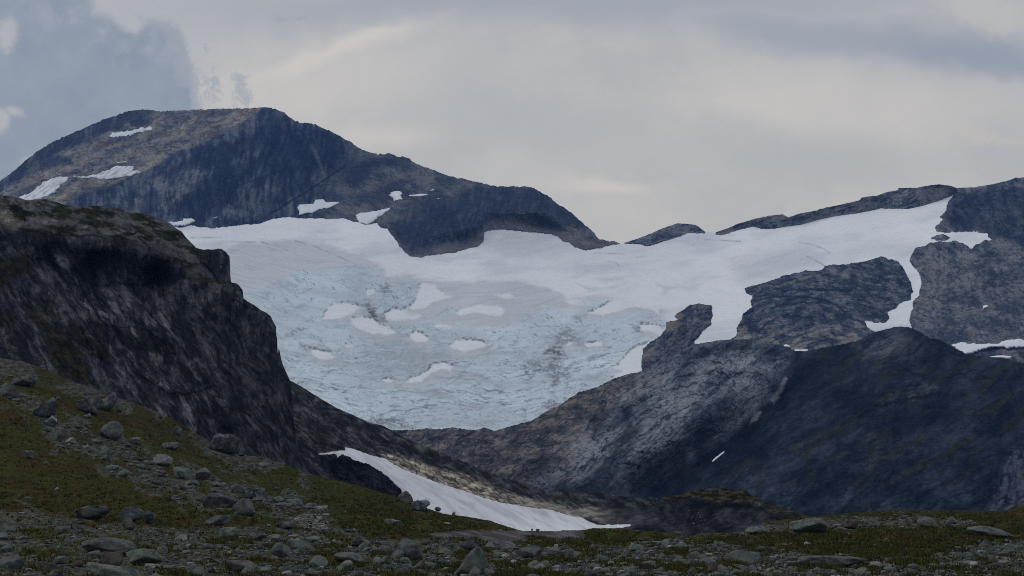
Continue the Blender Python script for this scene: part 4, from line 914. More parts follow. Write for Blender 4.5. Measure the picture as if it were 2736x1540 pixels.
# ------------------------------------------------------------------ snow lying on the rock: one object per patch
def snow_patch(label, poly, base, lift, depth=6.0, pad=8, step=1.5, seed=0, rag=2.2, size=11, mat=None, dirty=0.0, name='snow_patch', cat='snow patch', tilt=0, colr=None):
    p = np.array(poly); u0, v0 = p.min(0) - pad; u1, v1 = p.max(0) + pad
    U, V = np.meshgrid(np.arange(u0, u1, step), np.arange(v0, v1, step))
    sd = sdf(U, V, poly) + ragged(U, V, seed, rag, size)
    B = base(U, V)
    D = B - lift * (1 - 2.2 * np.exp(-np.maximum(sd + 1, 0) / depth * 1.6)) - PXM(B) * 1.2 * fbm(U, V, 60, 20, seed=seed + 3, octv=3)
    c = SNOW * (.93, .95, .98) if dirty else SNOW
    col = lerp(c, FIRN * .9, sst(fbm(U, V, 34, 5, rot=tilt, seed=seed + 4, octv=4, gain=.6), -.25, .35) * dirty)
    col = lerp(col, C(.30, .30, .31), sst(fbm(U, V, 26, 4, rot=tilt, seed=seed + 6, octv=4, gain=.6), .2, .5) * min(dirty, .6))
    o = grid_obj(name, U, V, D, col, mat or M_SNOW_FAR, sd > -1.0)
    return tag(o, label, cat, 'snow patches left on the rock')
M_SNOW_FAR = surf_mat('far_snow', 0.05, 0.2, 5.0, rough=0.7, vary=0.05)
PATCHES = [
    ("long snow patch high on the far left summit, the uppermost of all", Za([(880, 380), (950, 355), (960, 335), (1050, 325), (1120, 320), (1200, 295), (1300, 285), (1325, 300), (1300, 320), (1240, 330), (1250, 345), (1190, 345), (1100, 375), (980, 378)]), 'P', 0.45),
    ("streaky snow patch low on the far left summit, just above the dark crag", Za([(155, 895), (250, 850), (340, 790), (370, 755), (480, 715), (560, 710), (600, 720), (580, 760), (530, 790), (480, 850), (400, 895), (330, 930), (200, 940)]), 'P', 1.0),
    ("streaky snow band in the middle of the summit scree, below a thin sliver", Za([(575, 712), (650, 705), (750, 712), (830, 690), (920, 655), (1000, 625), (1100, 617), (1160, 625), (1150, 660), (1230, 670), (1180, 700), (1050, 735), (900, 745), (800, 735), (700, 735)]), 'P', 1.0),
    ("thin sliver of snow on the summit scree above the streaky band", Za([(1000, 590), (1080, 580), (1130, 570), (1080, 597), (1010, 603)]), 'P', 0),
    ("rounded snow patch at the foot of the big dark face, above the glacier", Zb([(300, 985), (320, 950), (440, 945), (450, 905), (520, 905), (560, 930), (620, 930), (680, 935), (600, 985), (480, 1010), (440, 1035), (380, 1040), (310, 1058), (320, 1025)]), 'P', 0.2),
    ("wedge of snow in the gully beside the brown spur, touching the glacier", Zb([(800, 1045), (850, 1025), (950, 1015), (1030, 995), (1110, 975), (1100, 1005), (1000, 1075), (960, 1108), (900, 1135), (830, 1105)]), 'P', 0.1),
    ("ragged snow patch in the middle of the brown spur", Zb([(1040, 830), (1090, 845), (1190, 830), (1220, 860), (1190, 880), (1220, 910), (1130, 935), (1125, 900), (1080, 880), (1100, 860)]), 'P', 0),
    ("flat strip of snow on the brown spur right of the ragged patch", Zb([(1255, 870), (1350, 860), (1430, 860), (1430, 875), (1370, 890), (1270, 892)]), 'P', 0),
    ("small upper fleck of snow right of the flat strip on the spur", Zb([(1430, 840), (1470, 818), (1490, 830), (1440, 850)]), 'P', 0),
    ("tiny snow spot below the flecks on the brown spur", Zb([(1500, 898), (1530, 898), (1535, 910), (1505, 912)]), 'P', 0),
    ("grey snow ledge at the left corner of the glacier behind the crag", Za([(1440, 1105), (1520, 1100), (1620, 1070), (1690, 1085), (1680, 1110), (1640, 1125), (1560, 1150), (1490, 1145)]), 'P', 0.5),
    ("tiny snow dash under the big dark face above the glacier edge", Za([(1825, 1075), (1865, 1058), (1868, 1068), (1835, 1080)]), 'P', 0),
    ("long snow bank behind the dark mountain at the right edge", Zg([(1940, 715), (2030, 685), (2110, 700), (2250, 700), (2350, 705), (2380, 680), (2470, 660), (2540, 658), (2620, 680), (2900, 700), (2900, 745), (2576, 740), (2450, 755), (2380, 740), (2300, 745), (2200, 770), (2120, 800), (2060, 800), (2000, 760)]), 'S', 0.05),
    ("smaller snow strip below the long bank at the right edge", Zg([(2265, 810), (2400, 800), (2480, 812), (2450, 845), (2300, 828)]), 'S', 0),
    ("small bright snow spot alone on the grey right slope", Zg([(2220, 370), (2275, 360), (2270, 395), (2215, 415)]), 'S', 0),
    ("thin dashed snow line on the right slope above the long bank", Zg([(2175, 603), (2230, 608), (2290, 598), (2280, 608), (2230, 614)]), 'S', 0),
    ("tiny snow spot beside the top of the dark mountain", Zg([(1820, 636), (1865, 636), (1862, 645), (1825, 645)]), 'S', 0),
    ("tiny snow spot near the right edge above the long bank", Zg([(2495, 530), (2525, 530), (2520, 540), (2500, 540)]), 'S', 0),
]
for k, (lb, pz, b, dirt) in enumerate(PATCHES):
    snow_patch(lb, pz, PEAK_D if b == 'P' else SLOPE_D, 22 if b == 'P' else 20, seed=700 + 9 * k, dirty=dirt, depth=5, rag=3.6 if dirt > .4 else 2.4 if len(pz) > 6 else 1.0, size=14, tilt=-35, step=1.4)
OUT_D = lambda u, v: GL(u, v) - 60 * (1 - np.exp(-np.maximum(sdf(u, v, OUTCROP), 0) / 60.0)) - 3
for lb, pz in [("tiny snow fleck near the top of the layered outcrop", Zg([(1000, 158), (1045, 135), (1048, 145), (1015, 158)])),
               ("snow strip between the layered outcrop and the dark dome", Zg([(590, 750), (720, 748), (715, 775), (615, 790)])),
               ("broken snow fleck left of the strip at the foot of the layered outcrop", Zg([(495, 712), (530, 705), (572, 722), (560, 740), (520, 735)]))]:
    snow_patch(lb, pz, OUT_D, 16, seed=900 + len(lb), rag=.8, depth=4, step=1.4)
snow_patch("narrow slanting snow sliver in the gully of the dark mountain", Zk([(1605, 600), (1640, 560), (1690, 520), (1725, 500), (1728, 515), (1680, 557), (1630, 595)]), MD, 14, seed=950, rag=.8, depth=4, step=1.2)
snow_patch("left one of two snow dashes on the brown moraine", Zj([(1525, 513), (1570, 498), (1572, 504), (1535, 516)]), MD, 10, seed=951, rag=.5, depth=3, step=1.0)
snow_patch("right one of two snow dashes on the brown moraine", Zj([(1622, 474), (1668, 456), (1670, 464), (1630, 478)]), MD, 10, seed=952, rag=.5, depth=3, step=1.0)
# the big near snowfield
p = np.array(SNOWF); U, V = np.meshgrid(np.arange(p[:, 0].min() - 8, p[:, 0].max() + 8, 1.6), np.arange(p[:, 1].min() - 8, p[:, 1].max() + 8, 1.6))
sd = sdf(U, V, SNOWF) + ragged(U, V, 960, 1.6, 12)
B = RB(U, V)
fold = fbm(U, V, 200, 34, rot=38, seed=961, octv=3)
D = B - 9.0 * (1 - 2.0 * np.exp(-np.maximum(sd + 1, 0) / 4.0)) - PXM(B) * (9 * fold + 5 * np.exp(-((V - 1240 - .42 * (U - 1000) - 24 * np.sin((U - 900) / 90)) / 16) ** 2))
c = lerp(C(.78, .80, .84), C(.66, .665, .69), sst(fbm(U, V, 160, 26, rot=34, seed=962), -.1, .5))
c = lerp(c, C(.52, .50, .485), sst(fbm(U, V, 60, 10, rot=32, seed=963, octv=5, gain=.6), .0, .5) * .55)
c = lerp(c, C(.22, .21, .20), sst(fbm(U, V, 5, 3, seed=964, octv=3), .62, .78) * sst(30 - sd, 0, 24) * .7)
o = grid_obj('snowfield', U, V, D, c, M_SNOW, sd > -1.0)
tag(o, "long tapering white snowfield lying between the green slope and tan slabs", "snowfield")

# dark rock hump and rubble between crag and snowfield
HUMP = Zj([(330, 580), (380, 566), (455, 556), (478, 600), (500, 585), (522, 590), (530, 558), (620, 605), (740, 645), (850, 710), (940, 780), (1005, 850), (1010, 960), (700, 940), (300, 820), (100, 700), (280, 600)])
def hump_base(u, v): return RB(u, v) - 34
o = rock_island('rock_hump', HUMP, 10, 30, M_CLIFF, paint_grey(C(.022, .024, .032), C(.056, .056, .064), 35, 60, 12, 970), 24, 971, relief=rel_grey(35, 60, 12, 970, 3), base=hump_base, step=1.6)
tag(o, kind='structure')

# ------------------------------------------------------------------ foreground heath and the grassy slope
GT = TPS([(-250, 900, 520), (0, 950, 520), (200, 1000, 510), (450, 1075, 520), (600, 1165, 520), (760, 1235, 510), (900, 1285, 490), (1000, 1315, 475), (1200, 1375, 430), (1400, 1414, 390),
    (-250, 1150, 370), (0, 1150, 375), (0, 1300, 265), (300, 1200, 390), (300, 1300, 300), (0, 1400, 185), (500, 1300, 345), (500, 1400, 215), (800, 1330, 360), (800, 1420, 235), (1100, 1395, 330), (1200, 1450, 200),
    (1600, 1416, 380), (1750, 1420, 350), (1850, 1425, 330), (2000, 1412, 340), (2150, 1383, 400), (2400, 1370, 420), (2736, 1352, 430), (3050, 1340, 430), (2000, 1450, 205), (2300, 1430, 240), (2300, 1460, 175), (2700, 1440, 215), (2700, 1490, 130),
    (-250, 1540, 95), (0, 1500, 115), (0, 1540, 94), (400, 1450, 160), (400, 1540, 96), (900, 1500, 122), (900, 1540, 96), (1400, 1500, 122), (1400, 1540, 96), (1900, 1500, 122), (1900, 1540, 96), (2400, 1540, 95), (2736, 1540, 92), (3050, 1540, 92),
    (-250, 1640, 64), (700, 1640, 64), (1400, 1640, 64), (2100, 1640, 64), (3050, 1640, 64), (3900, 1335, 440), (3900, 1440, 215), (3900, 1540, 92), (3900, 1640, 64),
    (-900, 850, 520), (-900, 1150, 370), (-900, 1400, 180), (-900, 1540, 95), (-900, 1640, 64)])
def GD(u, v):
    u = np.asarray(u, float); v = np.asarray(v, float)
    k = sst(v, 1350, 1490)
    n = (.009 + .026 * k) * fbm(u, v, 260, 60, rot=8, seed=1000, octv=2) + (.0015 + .009 * k) * fbm(u, v, 60, 14, seed=1001, octv=2)
    return GT(u, v) / (1 + n * sst(v, 1000, 1100))
us = cols(-900, 3900, 2.0, coarse=12)
U, V = sheet_uv(us, lambda u: gt(u) + 1.0 * perlin(u / 22, u * 0, 15) + .6 * perlin(u / 5, u * 0, 16), lambda u: u * 0 + 1660, 1.7)
D = GD(U, V)
STREAM = Zi([(-100, 380), (0, 400), (200, 520), (450, 600), (700, 720), (1000, 880), (1300, 990), (1700, 1150), (2050, 1220), (2500, 1370), (2800, 1480), (2900, 1560), (2500, 1560), (1700, 1470), (1300, 1320), (950, 1200), (700, 990), (480, 1000), (380, 800), (180, 600), (0, 540), (-100, 540)])
BASEF = [(-300, 1300), (0, 1330), (90, 1352), (200, 1378), (330, 1398), (480, 1408), (640, 1405), (800, 1400), (940, 1412), (1000, 1432), (1200, 1440), (1500, 1452), (1650, 1462), (1700, 1440), (1850, 1442), (2050, 1462), (2200, 1478), (2350, 1496), (2500, 1486), (2620, 1448), (3100, 1440), (3100, 1700), (-300, 1700)]
RBAND = [(1950, 1420), (2050, 1398), (2200, 1384), (2350, 1382), (2480, 1378), (2600, 1392), (2620, 1412), (2450, 1412), (2300, 1412), (2150, 1424), (1900, 1432), (1780, 1428)]
TALUS = zp(500, 1240, 534 / 2576, [(1320, 680), (1500, 640), (1700, 660), (1780, 760), (1850, 850), (1700, 860), (1450, 800), (1350, 760)])
SLAB = zp(1000, 1240, 534 / 2576, [(600, 900), (900, 880), (1200, 855), (1500, 862), (1900, 858), (2576, 855), (2700, 880), (2750, 960), (2400, 960), (1950, 930), (2000, 1000), (1800, 1010), (1850, 1090), (1700, 1080), (1500, 1020), (1300, 970), (900, 950)])
GREEN = zp(1500, 1240, 534 / 2576, [(250, 860), (600, 835), (1200, 880), (1500, 930), (1650, 970), (1400, 960), (900, 920), (500, 930)])
GREEN2 = zp(2000, 1240, 736 / 2576, [(1000, 850), (1400, 835), (2000, 820), (2576, 800), (2576, 880), (2100, 880), (1500, 935), (1150, 940)])
def field(u, v):
    """how stony the ground is"""
    n = 16 * fbm(u, v, 60, 24, rot=20, seed=1010) + 6 * fbm(u, v, 18, 8, seed=1011)
    a = sst(sdf(u, v, STREAM) + 2.1 * n, -30, 16) * (.35 + .65 * sst(fbm(u, v, 70, 26, rot=28, seed=1014), -.3, .1))
    patchy = sst(fbm(u, v, 130, 22, rot=3, seed=1012), -.42, .05)
    b = sst(sdf(u, v, BASEF) + .7 * n, -10, 14) * (0.22 + 0.78 * patchy)
    c = sst(sdf(u, v, RBAND) + .5 * n, -7, 6) * .8
    d = sst(sdf(u, v, TALUS) + .4 * n, -5, 5)
    e = sst(46 - (v - gt(u)) + 26 * fbm(u, v, 60, 30, seed=1015), -6, 20) * sst(860 - u, 0, 60) * sst(fbm(u, v, 90, seed=1016), -.35, .1) * .9
    return np.maximum(np.maximum(np.maximum(a * .95, e), b), np.maximum(c, d)), d
st, tal = field(U, V)
g1 = fbm(U, V, 150, 34, rot=14, seed=1020); g2 = fbm(U, V, 60, 11, rot=10, seed=1021)
grass = lerp(C(.058, .060, .020), C(.066, .048, .021), sst(g1 * .8 + g2 * .5, -.25, .35))
grass = lerp(grass, C(.044, .056, .018), sst(fbm(U, V, 120, 26, rot=18, seed=1022) + .0012 * (U - 500) * sst(1400 - V, 0, 60), .05, .5) * .75)
rightm = sst(U, 1900, 2100)
grass = lerp(grass, C(.062, .040, .020), rightm * sst(fbm(U, V, 220, 20, seed=1023), -.3, .2) * .6)
for pz, k in ((GREEN, 1), (GREEN2, 2)):
    grass = lerp(grass, C(.052, .062, .016), sst(sdf(U, V, pz) + 6 * fbm(U, V, 40, 8, seed=1025 + k), -6, 6) * .75)
ora = sst(fbm(U, V, 70, 13, rot=2, seed=1024), .22, .45) * sst(V, 1290, 1330)
grass = lerp(grass, C(.088, .054, .022), ora * .5)
grass = 1.1 * grass * (1 + .45 * fbm(U, V, 9, 3.5, seed=1027, octv=3))[..., None]
up = sst(gt(U) + 70 - V + 30 * fbm(U, V, 60, seed=1026), -30, 60) * sst(700 - U, 0, 150)
grass = lerp(grass, C(.062, .058, .036), up * .5)
stone = lerp(C(.062, .068, .066), C(.145, .15, .14), sst(fbm(U, V, 16, 6, seed=1030, octv=4, gain=.65), -.3, .4))
stone = lerp(stone, C(.14, .125, .115), sst(fbm(U, V, 90, 20, seed=1031), .1, .45) * .6)
frac = sst(st + .30 * fbm(U, V, 14, 5, seed=1032, octv=3), .35, .62)
col = lerp(grass, stone, frac * .62)
slabm = sst(sdf(U, V, SLAB) + 4 * fbm(U, V, 30, 8, rot=14, seed=1033), -4, 4)
col = lerp(col, lerp(C(.085, .082, .092), C(.15, .145, .155), sst(fbm(U, V, 60, 7, rot=12, seed=1034), -.3, .4)), slabm * .9)
slz = [zp(2000, 1240, 736 / 2576, [(1400, 825), (1700, 812), (1960, 808), (2300, 780), (2250, 800), (1960, 822), (1500, 832)])]
col = lerp(col, C(.20, .20, .20), sst(sdf(U, V, slz[0]) + 2 * fbm(U, V, 16, 5, seed=1035), -2, 2) * .6)
o = grid_obj('ground', U, V, D, col, M_GROUND, None, back=[(6, 1.2), (25, 9), (70, 34), (200, 120)]); tag(o, kind='structure')

# the valley floor that everything stands in (reaches the horizon on every side)
n = 60
gxs = np.linspace(-1, 1, n); gxs = np.sign(gxs) * np.abs(gxs) ** 2 * 6400
X, Y = np.meshgrid(gxs, gxs)
Z = -70 + 18 * fbm(X, Y, 2600, seed=1100, octv=3)
Pf = np.stack([X, Y, Z], -1).reshape(-1, 3); idx = np.arange(n * n).reshape(n, n)
ff = np.stack([idx[:-1, :-1], idx[:-1, 1:], idx[1:, 1:], idx[1:, :-1]], -1).reshape(-1, 4)
o = mesh_obj('terrain', Pf, ff, np.tile(C(.06, .06, .045), (n * n, 1)), M_GROUND); tag(o, kind='structure')
# the knoll the photographer stands on
X, Y = np.meshgrid(np.linspace(-70, 70, 61), np.linspace(-60, 72, 61))
ex = sst(np.hypot(X, Y - 5), 8, 66)
Z = -1.9 - 1.6 * ex + .25 * fbm(X, Y, 14, seed=1101) * sst(np.hypot(X, Y), 3, 10)
Z = np.where(Y > 55, Z - .15 * (Y - 55), Z)
Pf = np.stack([X, Y, Z], -1).reshape(-1, 3); idx = np.arange(61 * 61).reshape(61, 61)
ff = np.stack([idx[:-1, :-1], idx[:-1, 1:], idx[1:, 1:], idx[1:, :-1]], -1).reshape(-1, 4)
o = mesh_obj('knoll', Pf, ff, np.tile(C(.06, .05, .025), (61 * 61, 1)), M_GROUND); tag(o, kind='structure')

# ------------------------------------------------------------------ stones
import bmesh
def ico(sub):
    bm = bmesh.new(); bmesh.ops.create_icosphere(bm, subdivisions=sub, radius=1.0)
    bm.verts.ensure_lookup_table()
    P = np.array([v.co[:] for v in bm.verts]); Fc = np.array([[v.index for v in f.verts] for f in bm.faces]); bm.free()
    return P, Fc
ICO = {k: ico(k) for k in (1, 2, 4)}
def stone_shape(sub, rng, kind='block', rough=.05):
    """unit stone: a ball cut by random planes into facets, squashed to its kind, base at z = -0.35 or so"""
    P, Fc = ICO[sub]; P = P.copy()
    ncut = {'block': 10, 'slab': 12, 'dome': 10, 'peak': 10, 'pebble': 8}[kind]
    for k in range(ncut):
        nn = rng.normal(size=3)
        if kind == 'slab' and k < 3: nn = np.array([rng.normal() * .15, rng.normal() * .15, 1.0])
        if kind == 'peak' and k < 6: a = rng.uniform(0, 6.28); nn = np.array([math.cos(a), math.sin(a), rng.uniform(.35, .75)])
        nn = nn / np.linalg.norm(nn)
        d = {'block': rng.uniform(.36, .72), 'slab': rng.uniform(.4, .8), 'dome': rng.uniform(.5, .82), 'peak': rng.uniform(.36, .56), 'pebble': rng.uniform(.42, .75)}[kind]
        s = P @ nn; m = s > d
        P[m] -= np.outer((s[m] - d) * .93, nn)
    if rough:
        sft = rng.uniform(0, 50)
        nz = fbm(P[:, 0] + P[:, 2] * .7 + sft, P[:, 1] - P[:, 2] * .6, .55, seed=int(rng.integers(1e6)), octv=4)
        ridge_ = fbm(P[:, 0] - P[:, 1] * .5 + sft, P[:, 2] + P[:, 1] * .4, .8, .22, rot=20, seed=int(rng.integers(1e6)), octv=3)
        P *= (1 + rough * nz + rough * .7 * ridge_)[:, None]
    lo, hi = P.min(0), P.max(0)
    P = (P - (lo + hi) / 2) / (hi - lo)                 # now 1 x 1 x 1
    return P, Fc
M_STONE = bpy.data.materials.new('lichened_stone'); M_STONE.use_nodes = True
t = NT(M_STONE.node_tree); bs = t.n['Principled BSDF']
oi = t.new('ShaderNodeObjectInfo'); g = t.new('ShaderNodeNewGeometry')
n1 = t.noise(g.outputs['Position'], 1.6, 6, .65); n2 = t.noise(g.outputs['Position'], .55, 4, .6); n3 = t.noise(g.outputs['Position'], 5.0, 5, .7)
base = t.mix(t.ramp(n1, .35, .65), t.mix(1.0, oi.outputs['Color'], (.55, .55, .60), 'MULTIPLY'), t.mix(1.0, oi.outputs['Color'], (1.35, 1.35, 1.3), 'MULTIPLY'))
base = t.mix(t.ramp(n2, .48, .62, 0, .75), base, (.17, .195, .165))
base = t.mix(t.ramp(n3, .60, .70, 0, .75), base, (.035, .035, .04))
t.l.new(base, bs.inputs['Base Color']); bs.inputs['Roughness'].default_value = 1.0; bs.inputs['Specular IOR Level'].default_value = .03
b = t.new('ShaderNodeBump'); b.inputs['Strength'].default_value = .7; b.inputs['Distance'].default_value = .22
t.l.new(n3, b.inputs['Height']); t.l.new(b.outputs[0], bs.inputs['Normal'])

def stone_object(name, P, Fc, mat):
    me = bpy.data.meshes.new(name)
    me.from_pydata(P.tolist(), [], Fc.tolist()); me.update()
    me.polygons.foreach_set('use_smooth', np.full(len(Fc), True))
    me.materials.append(mat)
    return me
GREY, PALE, DARK, BROWN, GRN = (.112, .120, .117), (.26, .255, .24), (.072, .076, .088), (.112, .100, .090), (.135, .155, .135)
TONES = {'grey': GREY, 'pale': PALE, 'dark': DARK, 'brown': BROWN, 'green': GRN}
BG = 'boulders strewn over the heath and the slope'
def put_stone(u0, u1, v0, v1, kind, tone, label, seed, base=None, cat='boulder', name='boulder', bury=.16, deep=.8, yaw=0.0, tilt=0.0, sub=4, rough=.07):
    rng = np.random.default_rng(seed)
    P, Fc = stone_shape(sub, rng, kind, rough)
    uc = (u0 + u1) / 2; Dg = float((base or GD)(np.array([uc]), np.array([min(v1, 1640.0)]))[0])
    wd = (u1 - u0) * Dg / F; ht = (v1 - v0) * Dg / F / (1 - bury)
    P = P * np.array([wd, wd * deep, ht])
    if kind in ('block', 'slab', 'peak'):               # a dark undercut foot on the near side
        z = P[:, 2] / ht; m = (z < -.18) & (P[:, 1] < 0)
        P[m, 1] += wd * .18 * sst(-z[m], .18, .4)
    foot = world_pos(np.array([uc]), np.array([float(v1)]), np.array([Dg]))[0]
    me = stone_object(name, P, Fc, M_STONE)
    o = bpy.data.objects.new(name, me); scene.collection.objects.link(o)
    o.location = (foot[0], foot[1] + wd * deep * .30, foot[2] + ht * (.5 - bury))
    o.rotation_euler = (0, math.radians(tilt), math.radians(yaw))
    o.color = (*TONES[tone], 1)
    return tag(o, label, cat, BG)
r2a = lambda x0, x1, y0, y1: (x0 * .2073, x1 * .2073, 1240 + y0 * .2073, 1240 + y1 * .2073)
r3a = lambda x0, x1, y0, y1: (500 + x0 * .2073, 500 + x1 * .2073, 1240 + y0 * .2073, 1240 + y1 * .2073)
r4a = lambda x0, x1, y0, y1: (1000 + x0 * .2073, 1000 + x1 * .2073, 1240 + y0 * .2073, 1240 + y1 * .2073)
r5a = lambda x0, x1, y0, y1: (1500 + x0 * .2073, 1500 + x1 * .2073, 1240 + y0 * .2073, 1240 + y1 * .2073)
r6a = lambda x0, x1, y0, y1: (2000 + x0 * .2857, 2000 + x1 * .2857, 1240 + y0 * .2857, 1240 + y1 * .2857)
rzi = lambda x0, x1, y0, y1: (x0 * Z8, x1 * Z8, 900 + y0 * Z8, 900 + y1 * Z8)
